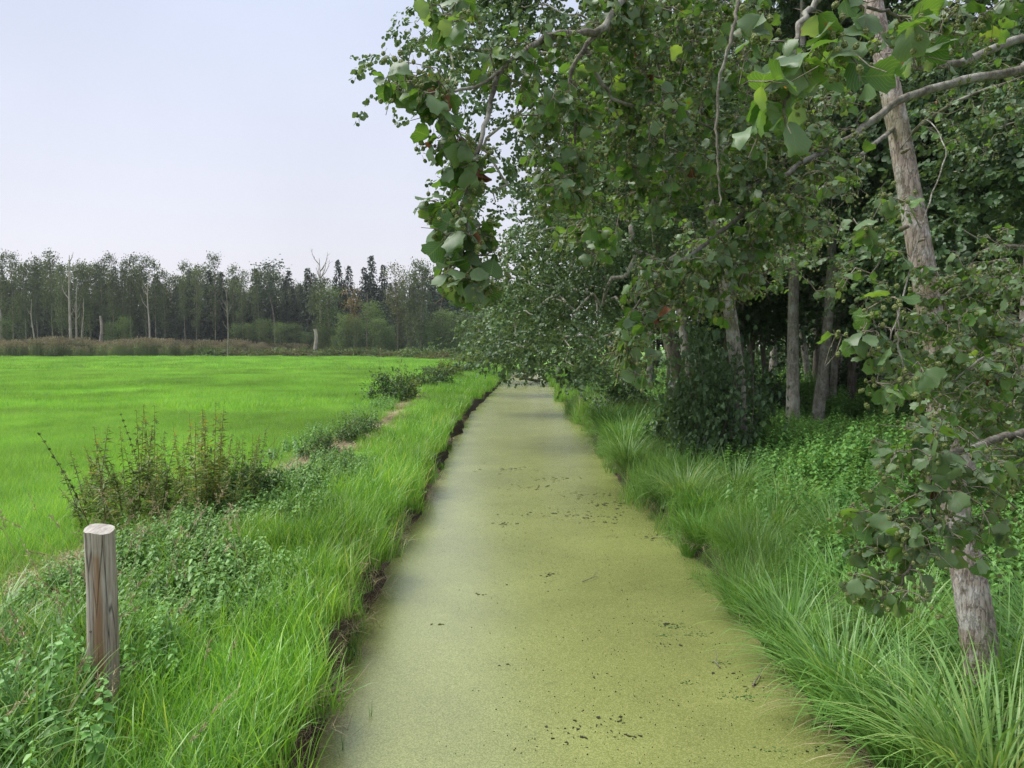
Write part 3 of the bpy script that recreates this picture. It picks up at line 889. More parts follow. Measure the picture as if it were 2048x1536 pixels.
# small tuft standing in the duckweed and two shoots near the meadow side
g_ = G(1378, 1112, 0)
n = 150
a = R.uniform(0, 6.28, n); r = .09 * np.sqrt(R.random(n))
V, F, A = blades(np.stack([r * np.cos(a), r * np.sin(a), np.full(n, -.03)], -1), R.uniform(.14, .34, n), R.uniform(.005, .009, n), a, R.uniform(.1, .5, n), R.uniform(.5, 1.2, n), 4)
o = obj('grass_tuft', mk_mesh('grass_tuft', V, F, {'var': A * .5}, M['bank'])); o.location = g_
tag(o, 'small dark green tuft standing in the duckweed near the wooded bank', 'grass tuft')
for px, py, lab in ((740, 1432, 'thin green shoot rising from the duckweed near the muddy edge'), (686, 1500, 'thin green shoot nearest the bottom edge of the water')):
    g_ = G(px, py, 0)
    n = 6
    V, F, A = blades(np.stack([R.normal(0, .006, n), R.normal(0, .006, n), np.full(n, -.02)], -1), R.uniform(.10, .19, n), R.uniform(.004, .006, n), R.uniform(0, 6.28, n), .05, R.uniform(.15, .6, n), 4)
    o = obj('water_shoot', mk_mesh('water_shoot', V, F, {'var': A * .3}, M['bank'])); o.location = g_
    tag(o, lab, 'water plant', 'shoots standing in the duckweed')

# ------------------------------------------------------------------ floating debris
mdeb = plain('wet_debris', [(.3, (.012, .014, .008)), (.7, (.04, .04, .02))], .4, .4, 30)
malg = plain('algae', [(.3, (.05, .10, .03)), (.7, (.10, .17, .045))], .6, .3, 60)


def flecks(centres, per, spread, size, z, mat, name):
    V, F = [], []
    n = 0
    for (px, py), s_ in centres:
        c = G(px, py, 0)
        for _ in range(int(per * s_)):
            q = c + np.array([R.normal(0, spread * s_ * 1.8), R.normal(0, spread * s_), 0]) * max(1, c[1] / 9)
            k = 6
            th = np.sort(R.uniform(0, 6.28, k))
            ang = R.uniform(0, PI); rr = size * R.uniform(.3, 1.5) * max(.8, c[1] / 8)
            el = R.uniform(.25, .8)
            p_ = np.stack([np.cos(th) * rr, np.sin(th) * rr * el], -1) * R.uniform(.6, 1.2, (k, 1))
            ro = np.array([[math.cos(ang), -math.sin(ang)], [math.sin(ang), math.cos(ang)]])
            p_ = p_ @ ro
            z_ = z + R.uniform(0, .006)
            top = np.concatenate([q[:2] + p_, np.full((k, 1), z_)], 1)
            bot = np.concatenate([q[:2] + p_ * 1.05, np.full((k, 1), -.01)], 1)
            V.append(np.vstack([top, bot]))
            F.append((np.arange(k)[None] + n, np.stack([np.arange(k), np.arange(k) + k, (np.arange(k) + 1) % k + k, (np.arange(k) + 1) % k], -1) + n))
            n += 2 * k
    return obj(name, mk_mesh(name, np.concatenate(V), [np.concatenate([f[0] for f in F]), np.concatenate([f[1] for f in F])], None, mat, False))


big = [((1150, 1470), 1.3), ((1190, 1455), .8), ((1240, 1440), .7), ((1330, 1290), .6), ((1500, 1365), .9), ((1450, 1350), .5), ((1100, 1150), .8), ((1130, 1030), 2.2), ((1190, 1040), 2), ((1110, 958), 1.4), ((1170, 990), 1.6),
       ((1060, 975), 1.2), ((1320, 1075), 1.3), ((1010, 1050), 1), ((1230, 1010), 1.5), ((1340, 1250), .6), ((1250, 1470), .7), ((1640, 1500), .5), ((1020, 940), 1.5), ((1200, 1350), .4), ((880, 1250), .3), ((960, 1190), .5), ((1010, 1330), .3)]
o = flecks(big, 14, .07, .02, .004, mdeb, 'floating_debris')
tag(o, 'dark plant scraps floating in loose clusters on the duckweed', 'debris', None, 'stuff')
o = flecks([((R.uniform(700, 1700) * .5 + .5 * R.uniform(1000, 1700), R.uniform(800, 1536)), 1.0) for _ in range(900)], 1.2, .1, .0065, .004, mdeb, 'floating_specks')
tag(o, 'scattered dark specks on the duckweed surface', 'debris', None, 'stuff')
o = flecks([((1345, 1252), 1.2), ((1325, 1270), .8), ((1390, 1268), 1), ((1470, 1390), 1.6), ((1550, 1505), .9), ((1440, 1325), .6), ((1375, 1365), .5), ((1500, 1395), .8)], 26, .045, .014, .003, malg, 'algae_patches')
tag(o, 'bluish green algae patches in the duckweed near the wooded bank', 'algae', None, 'stuff')
for (x0, y0, x1, y1, r_, lab) in ((1165, 1163, 1195, 1152, .006, 'straight twig floating on the duckweed in mid-channel'), (1440, 1335, 1425, 1322, .007, 'short dark stick poking out of the duckweed near the algae'), (1505, 1372, 1520, 1348, .009, 'forked dark stick standing out of the duckweed by the sedges'),
                                  (1305, 1075, 1350, 1078, .005, 'thin twig floating beside the small waterside tuft'), (1130, 775, 1075, 772, .03, 'crooked branch floating at the far end of the ditch')):
    a, b = G(x0, y0, .012), G(x1, y1, .02)
    mb = MB()
    mid = (a + b) / 2 + np.array([0, R.normal(0, .02), .012])
    tube(mb, spline([a, mid, b], 6), np.linspace(r_, r_ * .5, 6), 5)
    c = mid
    tube(mb, spline([c, c + (b - a) * .25 + [.03, .0, .05], c + (b - a) * .4 + [.02, .05, .09]], 4), np.linspace(r_ * .6, r_ * .3, 4), 4)
    o = obj('floating_twig', mb.mesh('floating_twig', M['darkbark']))
    tag(o, lab, 'twig', 'twigs on the water')

# ------------------------------------------------------------------ wooden post
def make_post():
    base = G(209, 1452, .6)
    x0, y0 = base[0], base[1]
    d = y0
    zt = P(209, 1062, d)[2]
    zb = float(H(x0, y0)) - .15
    n = 30
    nz_ = 36
    th = np.arange(n) * 2 * PI / n
    V = []
    # cross-section: round log with a hewn flat towards the camera side, shallow checks running down
    crack = {4: .010, 11: .008, 17: .014, 21: .018, 24: .010, 27: .012}
    for k in range(nz_ + 1):
        s = k / nz_
        z = zb + (zt - zb) * s
        r = .087 + .003 * math.sin(5 * s) + .0025 * np.sin(2 * th + 1) + .002 * np.sin(3 * th + 9 * s)
        for c, dp in crack.items():
            w_ = dp * (0.5 + .5 * math.sin(7 * s + c)) * (1 if s > .1 else .3)
            r[c] -= max(w_, .002)
        xx, yy = np.cos(th) * r, np.sin(th) * r
        yy = np.maximum(yy, -.075 - .004 * np.sin(4 * xx * 20))
        xx = np.minimum(xx, .084)
        off = .006 * math.sin(3 * s)
        zz = np.full(n, z)
        if k == nz_:
            zz = z + .018 * np.cos(th - 2.2) * 1 + .004 * np.sin(3 * th)
        V.append(np.stack([x0 + xx + off + (s - .5) * .004, y0 + yy, zz], -1))
    V = np.array(V)
    F = (np.arange(nz_)[:, None, None] * n + np.stack([np.arange(n), (np.arange(n) + 1) % n, (np.arange(n) + 1) % n + n, np.arange(n) + n], -1)[None]).reshape(-1, 4)
    m, N, L = newmat('weathered_wood')
    ge = N('ShaderNodeNewGeometry')
    mp = N('ShaderNodeMapping'); mp.inputs['Scale'].default_value = (1, 1, .05); L(ge.outputs['Position'], mp.inputs['Vector'])
    n1 = N('ShaderNodeTexNoise'); n1.inputs['Scale'].default_value = 85; n1.inputs['Detail'].default_value = 6; n1.inputs['Roughness'].default_value = .65; L(mp.outputs[0], n1.inputs['Vector'])
    r1 = N('ShaderNodeValToRGB'); set_ramp(r1, [(.3, (.22, .17, .135)), (.5, (.36, .31, .265)), (.7, (.48, .44, .39))]); L(n1.outputs[0], r1.inputs[0])
    # the bark-free rusty streak down the face and the damp brown foot
    sp = N('ShaderNodeSeparateXYZ'); L(ge.outputs['Position'], sp.inputs[0])
    n2 = N('ShaderNodeTexNoise'); n2.inputs['Scale'].default_value = 9; n2.inputs['Detail'].default_value = 4
    mp2 = N('ShaderNodeMapping'); mp2.inputs['Scale'].default_value = (1, 1, .25); L(ge.outputs['Position'], mp2.inputs['Vector']); L(mp2.outputs[0], n2.inputs['Vector'])
    dp_ = N('ShaderNodeVectorMath'); dp_.operation = 'DOT_PRODUCT'; L(ge.outputs['Position'], dp_.inputs[0]); dp_.inputs[1].default_value = (.88, .46, 0)
    sx = N('ShaderNodeMath'); sx.operation = 'SUBTRACT'; L(dp_.outputs['Value'], sx.inputs[0]); sx.inputs[1].default_value = .88 * x0 + .46 * y0 - .016
    sa = N('ShaderNodeMath'); sa.operation = 'ABSOLUTE'; L(sx.outputs[0], sa.inputs[0])
    sn = N('ShaderNodeMath'); sn.operation = 'MULTIPLY_ADD'; L(n2.outputs[0], sn.inputs[0]); sn.inputs[1].default_value = .075; L(sa.outputs[0], sn.inputs[2])
    q = N('ShaderNodeMapRange'); L(sn.outputs[0], q.inputs['Value']); q.inputs['From Min'].default_value = .046; q.inputs['From Max'].default_value = .075; q.inputs['To Min'].default_value = 1; q.inputs['To Max'].default_value = 0
    zq = N('ShaderNodeMapRange'); L(sp.outputs['Z'], zq.inputs['Value']); zq.inputs['From Min'].default_value = zt - .17; zq.inputs['From Max'].default_value = zt - .12; zq.inputs['To Min'].default_value = .9; zq.inputs['To Max'].default_value = 0
    qq = N('ShaderNodeMath'); qq.operation = 'MULTIPLY'; L(q.outputs[0], qq.inputs[0]); L(zq.outputs[0], qq.inputs[1])
    zf = N('ShaderNodeMapRange'); L(sp.outputs['Z'], zf.inputs['Value']); zf.inputs['From Min'].default_value = .75; zf.inputs['From Max'].default_value = zt - .45; zf.inputs['To Min'].default_value = .85; zf.inputs['To Max'].default_value = 0
    nf = N('ShaderNodeMath'); nf.operation = 'MULTIPLY'; L(zf.outputs[0], nf.inputs[0]); L(n2.outputs[0], nf.inputs[1])
    n3 = N('ShaderNodeMath'); n3.operation = 'MULTIPLY'; L(nf.outputs[0], n3.inputs[0]); n3.inputs[1].default_value = 1.5; n3.use_clamp = True
    r2 = N('ShaderNodeValToRGB'); set_ramp(r2, [(.3, (.19, .105, .055)), (.7, (.31, .19, .11))]); L(n1.outputs[0], r2.inputs[0])
    r3 = N('ShaderNodeValToRGB'); set_ramp(r3, [(.3, (.13, .085, .06)), (.7, (.28, .18, .12))]); L(n1.outputs[0], r3.inputs[0])
    a1 = N('ShaderNodeMix'); a1.data_type = 'RGBA'; L(n3.outputs[0], a1.inputs['Factor']); L(r1.outputs[0], a1.inputs['A']); L(r3.outputs[0], a1.inputs['B'])
    a2 = N('ShaderNodeMix'); a2.data_type = 'RGBA'; L(qq.outputs[0], a2.inputs['Factor']); L(a1.outputs['Result'], a2.inputs['A']); L(r2.outputs[0], a2.inputs['B'])
    # narrow drying cracks
    mp3 = N('ShaderNodeMapping'); mp3.inputs['Scale'].default_value = (1, 1, .035); L(ge.outputs['Position'], mp3.inputs['Vector'])
    vo = N('ShaderNodeTexVoronoi'); vo.feature = 'DISTANCE_TO_EDGE'; vo.inputs['Scale'].default_value = 20; L(mp3.outputs[0], vo.inputs['Vector'])
    ck = N('ShaderNodeMapRange'); L(vo.outputs['Distance'], ck.inputs['Value']); ck.inputs['From Max'].default_value = .035; ck.inputs['To Min'].default_value = .25; ck.inputs['To Max'].default_value = 1
    a3 = N('ShaderNodeMix'); a3.data_type = 'RGBA'; a3.blend_type = 'MULTIPLY'; a3.inputs['Factor'].default_value = 1; L(a2.outputs['Result'], a3.inputs['A']); L(ck.outputs[0], a3.inputs['B'])
    bs = N('ShaderNodeBsdfPrincipled'); L(a3.outputs['Result'], bs.inputs['Base Color']); bs.inputs['Roughness'].default_value = .8; bs.inputs['Specular IOR Level'].default_value = .2
    bp = N('ShaderNodeBump'); bp.inputs['Strength'].default_value = .5; bp.inputs['Distance'].default_value = .006
    ad = N('ShaderNodeMath'); ad.operation = 'ADD'; L(n1.outputs[0], ad.inputs[0]); L(ck.outputs[0], ad.inputs[1]); L(ad.outputs[0], bp.inputs['Height']); L(bp.outputs[0], bs.inputs['Normal'])
    o_ = N('ShaderNodeOutputMaterial'); L(bs.outputs[0], o_.inputs['Surface'])
    root = empty('wooden_post', (x0, y0, zb + .15))
    tag(root, 'weathered grey wooden post with a rusty brown streak standing in the grass', 'post')
    off = np.array([x0, y0, zb + .15])
    sh = obj('shaft', mk_mesh('post_shaft', V.reshape(-1, 3) - off, F, None, m), root)
    # sawn top
    top = V[-1]
    c = top.mean(0) + [0, 0, .002]
    inner = c + (top - c) * .55
    VV = np.vstack([top, inner, c[None]])
    i = np.arange(n); j = (i + 1) % n
    mt = plain('sawn_wood', [(.3, (.22, .20, .175)), (.7, (.40, .38, .345))], .85, .2, 60, 5, (1, .15, 1), .4)
    obj('sawn_top', mk_mesh('post_top', VV - off, [np.stack([i, j, j + n, i + n], -1), np.stack([i + n, j + n, np.full(n, 2 * n)], -1)], None, mt, False), root)
    # knot and nail stubs
    for dz, dx, rr in ((.62, -.03, .008), (.45, .012, .006), (.79, .06, .005)):
        mb = MB()
        p_ = np.array([dx, -.073, zt - off[2] - dz])
        tube(mb, [p_ + [0, .01, 0], p_ + [0, -.006, 0]], [rr, rr * .8], 8, .5, True)
        obj('knot', mb.mesh('knot', M['darkbark']), root)


make_post()

# ------------------------------------------------------------------ tall dry weeds on the meadow edge
def stalk_mesh(h, nl, leafsize, lean, whorl=False):
    mb = MB()
    tip = np.array([lean * h, R.normal(0, .06) * h, h * math.sqrt(max(.1, 1 - lean * lean))])
    pts = spline([np.array([0, 0, -.05]), tip * .5 + np.array([-lean * .08 * h, 0, 0]) + R.normal(0, .015, 3), tip], 8)
    tube(mb, pts, np.linspace(.006, .0018, 8), 4, .1)
    me_st = mb.mesh('stem', M['weedstem'])
    mb = MB()
    if whorl:
        for s in np.linspace(.45, 1, 9):
            c = np.array([np.interp(s, np.linspace(0, 1, 8), pts[:, q]) for q in range(3)])
            k = 14
            d = nrm(R.normal(0, 1, (k, 3)) * [1, 1, .6])
            sz = .035 * (1.2 - .6 * s)
            V, F = leaves(np.tile(c, (k, 1)), d, np.tile([0, 0, 1.], (k, 1)), sz, sz * .6)
            mb.add(V, F, np.repeat(R.random(k) * .4, 6))
    else:
        s = R.uniform(.12, 1, nl) ** .9
        c = np.stack([np.interp(s, np.linspace(0, 1, 8), pts[:, q]) for q in range(3)], -1)
        a = R.uniform(0, 2 * PI, nl)
        d = np.stack([np.cos(a), np.sin(a), R.normal(.35, .5, nl)], -1)
        sz = leafsize * (1.2 - .85 * s) * R.uniform(.6, 1.2, nl)
        V, F = leaves(c, d, np.tile([0, 0, 1.], (nl, 1)), sz, sz * .24, .1, (.3, .5, .7, .35), .3)
        mb.add(V, F, np.repeat(R.random(nl), 6))
    return me_st, mb.mesh('stalk_leaves', M['weed'])


ST = [stalk_mesh(R.uniform(.85, 1.35), 80, .15, l_) for l_ in (-.35, -.22, -.12, .0, .1, .2, -.28, .05)]
WH = [stalk_mesh(1.15, 0, 0, -.42, True), stalk_mesh(1.2, 0, 0, -.3, True)]
gc = G(330, 1052, .72)
clump = empty('weed_clump', (gc[0], gc[1], float(H(gc[0], gc[1]))))
tag(clump, 'broad clump of tall olive brown weed stalks behind the wooden post', 'weeds')
for k in range(150):
    px = R.uniform(165, 515)
    py = R.uniform(985, 1062) - (px - 330) * .12
    g_ = G(px, py, .72)
    x_, y_ = g_[0], g_[1]
    u = (px - 165) / 350
    pick = int(np.clip(R.normal(1.5 + 3.5 * u, 1.2), 0, 5)) if R.random() < .8 else int(R.integers(0, 8))
    stm, lvm = ST[pick]
    o = obj('stalk', stm, clump)
    o.location = (x_ - gc[0], y_ - gc[1], float(H(x_, y_)) - clump.location.z)
    sc1 = .97 * R.uniform(.4, 1.1) * (1.12 if .55 < u < .8 or u < .45 else .85)
    o.scale = (sc1,) * 3
    o.rotation_euler = (R.normal(0, .06), R.normal(0, .05), R.normal(0, .35))
    q_ = obj('leaves', lvm, o)
    q_['kind'] = 'stuff'
for (px, py, k, s_, lab) in ((195, 1075, 0, 1.25, 'leaning stalk with dark seed whorls nearest the wooden post'), (300, 1010, 1, 1.15, 'upright stalk with dark seed whorls rising above the weed clump'), (250, 1030, 1, .9, 'shorter whorled stalk between the two taller whorled ones')):
    g_ = G(px, py, .72)
    e_ = empty('whorled_stalk', (g_[0], g_[1], float(H(g_[0], g_[1]))), R.normal(0, .2))
    e_.scale = (s_,) * 3
    tag(e_, lab, 'weed stalk', 'stalks with seed whorls')
    obj('stem', WH[k][0], e_)
    f_ = obj('seed_whorls', WH[k][1], e_); f_['kind'] = 'stuff'


# ------------------------------------------------------------------ bushes
def bush_mesh(n, w_, h, leaf, mat, asp=.55, clumps=16, name='bush_foliage'):
    mb = MB()
    c = nrm(R.normal(0, 1, (clumps, 3))) * R.uniform(.35, .95, (clumps, 1))
    c[:, 2] = np.abs(c[:, 2]) * .95
    per = n // clumps
    for k in range(clumps):
        d = nrm(R.normal(0, 1, (per, 3)))
        p = c[k] + d * np.abs(R.normal(0, .26, (per, 1)))
        p[:, 2] = np.maximum(p[:, 2], .02)
        p = p * [w_ / 2, w_ / 2, h * .85]
        dd = nrm(R.normal(0, 1, (per, 3)) + (p - [0, 0, h * .3]) * .8)
        up = nrm(R.normal(0, .5, (per, 3)) + [0, 0, 1])
        sz = leaf * R.uniform(.6, 1.3, per)
        V, F = leaves(p, dd, up, sz, sz * asp)
        mb.add(V, F, np.repeat(np.clip(R.normal(.45, .25, per) + R.normal(0, .1), 0, 1), 6))
    return mb.mesh(name, mat)


def stems_mesh(n, w_, h, r, mat):
    mb = MB()
    for _ in range(n):
        b = np.array([R.normal(0, .1 * w_), R.normal(0, .1 * w_), -.05])
        t_ = np.array([R.normal(0, .3 * w_), R.normal(0, .3 * w_), h * R.uniform(.6, .95)])
        tube(mb, spline([b, (b + t_) / 2 + R.normal(0, .05 * w_, 3), t_], 5), np.linspace(r, r * .3, 5), 4)
    return mb.mesh('bush_stems', mat)


def bush(name, loc, scale, fol, stm, label, cat, group=None, rz=None):
    e_ = empty(name, loc, R.uniform(0, 6.28) if rz is None else rz)
    e_.scale = scale if isinstance(scale, tuple) else (scale,) * 3
    tag(e_, label, cat, group)
    a = obj('foliage', fol, e_); a['kind'] = 'stuff'
    b = obj('stems', stm, e_); b['kind'] = 'stuff'
    return e_


M['weedbush'] = foliage('weed_bush_leaf', [(0, (.035, .075, .022)), (.5, (.06, .13, .035)), (.9, (.11, .19, .06)), (1, (.16, .15, .07))], .3, .5, .4, 1.0, .3)
WB = [bush_mesh(1700, 1.7, 1.15, .11, M['weed'] if k == 1 else M['weedbush'], .35, 26) for k in range(3)]
WS = stems_mesh(14, 1.5, 1.3, .008, M['weedstem'])
for (px, py, s_, k, lab) in ((772, 806, 1.15, 0, 'weed bush with pointed plumes at the meadow end of the bank row'), (806, 800, .9, 1, 'olive weed bush beside the pointed-plume bush'), (842, 782, 1.1, 2, 'dark weed bush in the middle of the bank row'), (872, 776, 1.0, 0, 'second dark weed bush in the middle of the bank row'),
                             (902, 762, 1.15, 1, 'olive weed bush where the straw path narrows'), (925, 752, 1.1, 2, 'distant weed bush near the overhanging trees'), (860, 752, .8, 0, 'low weed bush on the meadow side of the row'), (700, 890, .5, 2, 'low nettle hump on the meadow side of the straw path'), (640, 918, .45, 0, 'low nettle hump farther down the straw path'),
                             (724, 876, .5, 2, 'low nettle hump where the straw path bends'), (495, 1005, .6, 2, 'leafy dark green nettle bush at the end of the tall weed clump'), (952, 738, 1.3, 1, 'last weed bush before the trees close over the ditch')):
    g_ = G(px, py, .72)
    bush('weed_bush', (g_[0], g_[1], float(H(g_[0], g_[1]))), s_ * 1.2, WB[k], WS, lab, 'weeds', 'weed bushes along the straw path')

# ------------------------------------------------------------------ trees: generator
def grow(trunk, r_trunk, att, rt=.012, start=.15, up=.25, seg=4, wander=.12):
    """connect attractor points to a trunk polyline, nearest first. Returns chains (points, radii, limb id)"""
    trunk = np.asarray(trunk, float)
    nT = len(trunk)
    pos = [p for p in trunk]
    limb = [-1] * nT
    par = list(range(-1, nT - 1))
    k0 = int(nT * start)
    att = np.asarray(att, float)
    dist = np.array([np.min(np.linalg.norm(trunk[k0:] - a, axis=1)) for a in att])
    chains = []
    nl = 0
    PA = np.array(pos)
    for i in np.argsort(dist):
        a = att[i]
        dv = a - PA
        d = np.linalg.norm(dv, axis=1)
        cost = d + up * np.maximum(-dv[:, 2], 0) * .6
        cost[:k0] += 1e3
        j = int(np.argmin(cost))
        if d[j] < 1e-4:
            continue
        p0 = PA[j]
        L_ = d[j]
        c = np.array([p0, p0 + dv[j] * .35 + R.normal(0, wander * L_, 3) + [0, 0, .10 * L_], p0 + dv[j] * .7 + R.normal(0, wander * L_, 3) + [0, 0, .05 * L_], a])
        pts = spline(c, seg + 1)
        if limb[j] < 0:
            lid = nl
            nl += 1
        else:
            lid = limb[j]
        ids = [j]
        prev = j
        for p in pts[1:]:
            pos.append(p); par.append(prev); limb.append(lid)
            prev = len(pos) - 1
            ids.append(prev)
        PA = np.vstack([PA, pts[1:]])
        chains.append((ids, lid))
    wgt = np.zeros(len(pos))
    for ids, _ in chains:
        wgt[ids[-1]] += 1
    for k in range(len(pos) - 1, nT - 1, -1):
        wgt[par[k]] += wgt[k]
    rad = rt * np.sqrt(np.maximum(wgt, 1))
    res = []
    for ids, lid in chains:
        p = PA[ids]
        r = rad[ids].copy()
        if ids[0] < nT:
            r[0] = min(r[1] * 1.25, r_trunk[ids[0]] * .8)
        else:
            r[0] = min(r[0], r[1] * 1.2)
        res.append((p, r, lid))
    return res, nl


def limbs(chains, nl, root, mat, sides=5, off=np.zeros(3), name='branch', var=.5):
    obs = []
    for l_ in range(nl):
        mb = MB()
        for p, r, lid in chains:
            if lid == l_:
                tube(mb, p - off, r, sides, var)
        if mb.n:
            o = obj(name, mb.mesh(name, mat), root)
            obs.append(o)
    return obs


def spray_mesh(n, tl_, leaf, mat, flat=.35, asp=.85):
    mb = MB()
    pts = spline([[0, 0, 0], [tl_ * .5, R.normal(0, .03), .02], [tl_, R.normal(0, .05), -.03]], 4)
    s = R.uniform(0.05, 1, n)
    c = np.stack([np.interp(s, np.linspace(0, 1, 4), pts[:, q]) for q in range(3)], -1) + R.normal(0, .25 * leaf, (n, 3))
    a = R.normal(0, 1.1, n)
    d = np.stack([np.cos(a), np.sin(a), R.normal(-.35, .4, n)], -1)
    up = nrm(np.stack([R.normal(0, flat, n), R.normal(0, flat, n), np.ones(n)], -1))
    sz = leaf * R.uniform(.55, 1.2, n)
    V, F = leaves(c, d, up, sz, sz * asp, .10, (.35, .46, .82, .44), .12)
    mb.add(V, F, np.repeat(R.random(n), 6))
    return mb.mesh('leaf_spray', mat)


source('spray', [spray_mesh(18, .34, .060, M['alderfar'], .5) for _ in range(6)])
source('spray_far', [spray_mesh(16, .6, .13, M['alderfar'], .5) for _ in range(5)])
source('spray_forest', [spray_mesh(18, .7, .14, M['forest'], .5) for _ in range(5)])


def in_lobes(lobes, spacing):
    """attractor points filling ellipsoids (centre, radii, density), not too close to each other"""
    out_ = []
    for c, rad, dens in lobes:
        vol = 4.19 * rad[0] * rad[1] * rad[2]
        n = max(3, int(vol / spacing ** 3 * dens))
        p = nrm(R.normal(0, 1, (n, 3))) * (R.random((n, 1)) ** (1 / 2.6))
        out_.append(c + p * rad)
    return np.concatenate(out_)


def foliage_pts(chains, n_per, spread, tilt=.5, grow_out=True):
    """sprays round the outer part of each chain"""
    pos, rot = [], []
    for p, r, lid in chains:
        n = R.poisson(n_per)
        if n == 0:
            continue
        s = R.uniform(.35, 1.0, n) * (len(p) - 1)
        i = np.minimum(s.astype(int), len(p) - 2)
        f = (s - i)[:, None]
        b = p[i] * (1 - f) + p[i + 1] * f
        off = R.normal(0, spread, (n, 3)) * [1, 1, .75]
        d = p[-1] - p[0]
        az = np.arctan2(off[:, 1] + d[1] * .2, off[:, 0] + d[0] * .2)
        pos.append(b + off)
        rot.append(np.stack([R.normal(0, tilt, n), R.normal(.45, tilt, n), az + R.normal(0, .5, n)], -1))
    return np.concatenate(pos), np.concatenate(rot)


def px_lobes(lst):
    res = []
    for it in lst:
        px, py, d, rx, ry = it[:5]
        dens = it[5] if len(it) > 5 else 1.0
        k = d / FPX
        res.append((P(px, py, d), np.array([rx * k, rx * k * .9, ry * k]), dens))
    return res


def deciduous(name, trunk, r0, r1, lobes, label, cat='tree', group=None, key='spray', spacing=.8, n_per=24, spread=.32, bmat=None, sides=9, rt=.012, start=.25, scl=(.75, 1.25), tn=22, wander=.12):
    bmat = bmat or M['oldbark']
    tp = spline(trunk, tn)
    tp += np.concatenate([np.zeros((1, 3)), R.normal(0, r0 * .12, (tn - 1, 3))])
    rr = np.linspace(r0, r1, tn)
    rr[:3] *= np.array([1.45, 1.18, 1.05])
    base = tp[0].copy()
    root = empty(name, base)
    tag(root, label, cat, group)
    mb = MB()
    tube(mb, tp - base, rr, sides, .5, False, .06)
    obj('trunk', mb.mesh('trunk', bmat), root)
    att = in_lobes(lobes, spacing)
    ch, nl = grow(tp, rr, att, rt, start, wander=wander)
    limbs(ch, nl, root, bmat, 5, base)
    pos, rot = foliage_pts(ch, n_per, spread)
    scatter('crown', key, pos - base, rot, R.uniform(*scl, len(pos)), root)
    return root


def gz(x, y):
    return float(H(x, y))


def T(x, y, *up):
    """trunk control points from the ground at (x,y)"""
    return np.array([[x, y, gz(x, y) - .1]] + [list(u) for u in up])


# ---- alders leaning over the ditch, one by one along the wooded bank
deciduous('alder_tree', T(*P(1955, 1010, 10.3)[:2], P(1880, 700, 10.3), P(1838, 480, 10.3), P(1795, 250, 10.3), P(1755, 60, 10.2), P(1640, -200, 10), P(1400, -330, 9.8)), .125, .05,
          px_lobes([(880, 60, 9.4, 90, 90, .7), (985, 170, 9.4, 120, 100, .9), (850, 165, 9, 70, 55, .8), (1050, 320, 9.5, 130, 70, .9), (1130, 80, 10, 190, 120, .9), (1000, -90, 10, 220, 120, .7),
                    (1250, 280, 10.3, 150, 150, .8), (1350, 80, 10.5, 180, 160, .8), (1000, 400, 9.6, 70, 40, .5)]),
          'alder reaching thin leafy boughs across the ditch against the sky', 'tree', None, 'spray', .62, 20, .26, M['oldbark'], 9, .009, .3)
deciduous('alder_tree', T(5.0, 16.8, (4.7, 16.4, 3), (3.9, 16, 6.5), (3.3, 16, 10)), .19, .05,
          px_lobes([(1090, 480, 15, 110, 55), (1150, 580, 15, 130, 80), (1075, 630, 15.5, 90, 65), (1180, 690, 14, 95, 60), (1250, 450, 16, 150, 120), (1270, 250, 16, 200, 160), (1120, 340, 17, 110, 80), (1240, 640, 14.5, 80, 70)]),
          'bushy alder with drooping foliage hanging low over the ditch', 'tree', None, 'spray', .8, 26, .36, M['oldbark'], 9, .011, .2)
deciduous('alder_tree', T(5.4, 24.5, (4.9, 24, 3), (3.6, 23.5, 7), (3, 23, 12)), .2, .06,
          px_lobes([(1065, 520, 24, 85, 60), (1040, 600, 23, 75, 55), (1075, 680, 22, 90, 45), (1150, 620, 24, 110, 80), (1140, 420, 24, 120, 120), (1260, 260, 25, 150, 150), (1220, 520, 25, 120, 120), (1165, 715, 22, 60, 30)]),
          'alder whose grey green crown overhangs the middle of the ditch', 'tree', None, 'spray_far', 1.2, 17, .5, M['oldbark'], 8, .014, .2)
deciduous('alder_tree', T(5.2, 34, (4.6, 33.5, 4), (3, 33, 9), (2.5, 33, 14)), .22, .06,
          px_lobes([(1025, 550, 34, 62, 60), (1000, 640, 33, 55, 45), (1035, 705, 32, 65, 28), (1100, 480, 34, 90, 90), (1120, 640, 33, 90, 70), (1080, 400, 35, 60, 60)]),
          'alder farther along with its crown bent down to the water', 'tree', None, 'spray_far', 1.3, 20, .6, M['oldbark'], 8, .015, .2)
deciduous('alder_tree', T(5.0, 46, (4.2, 45.5, 4), (2, 45, 9), (1.5, 45, 14)), .22, .06,
          px_lobes([(985, 600, 45, 45, 52), (968, 655, 45, 40, 35), (1000, 708, 44, 45, 24), (1050, 520, 46, 60, 75), (1090, 640, 45, 60, 60), (1090, 718, 44, 40, 20)]),
          'distant alder arching from the wooded bank towards the meadow', 'tree', None, 'spray_far', 1.5, 20, .7, M['oldbark'], 8, .016, .2)
deciduous('alder_tree', T(5.4, 58, (4.6, 57.5, 4), (2, 57, 9), (1.5, 57, 13)), .22, .06,
          px_lobes([(965, 625, 58, 42, 45), (950, 685, 58, 38, 30), (1000, 718, 57, 45, 18), (1050, 640, 58, 60, 60), (1060, 722, 57, 50, 16), (1000, 590, 60, 40, 40)]),
          'most distant alder closing the view along the ditch', 'tree', None, 'spray_far', 1.8, 22, .9, M['oldbark'], 8, .016, .2, scl=(1, 1.6))
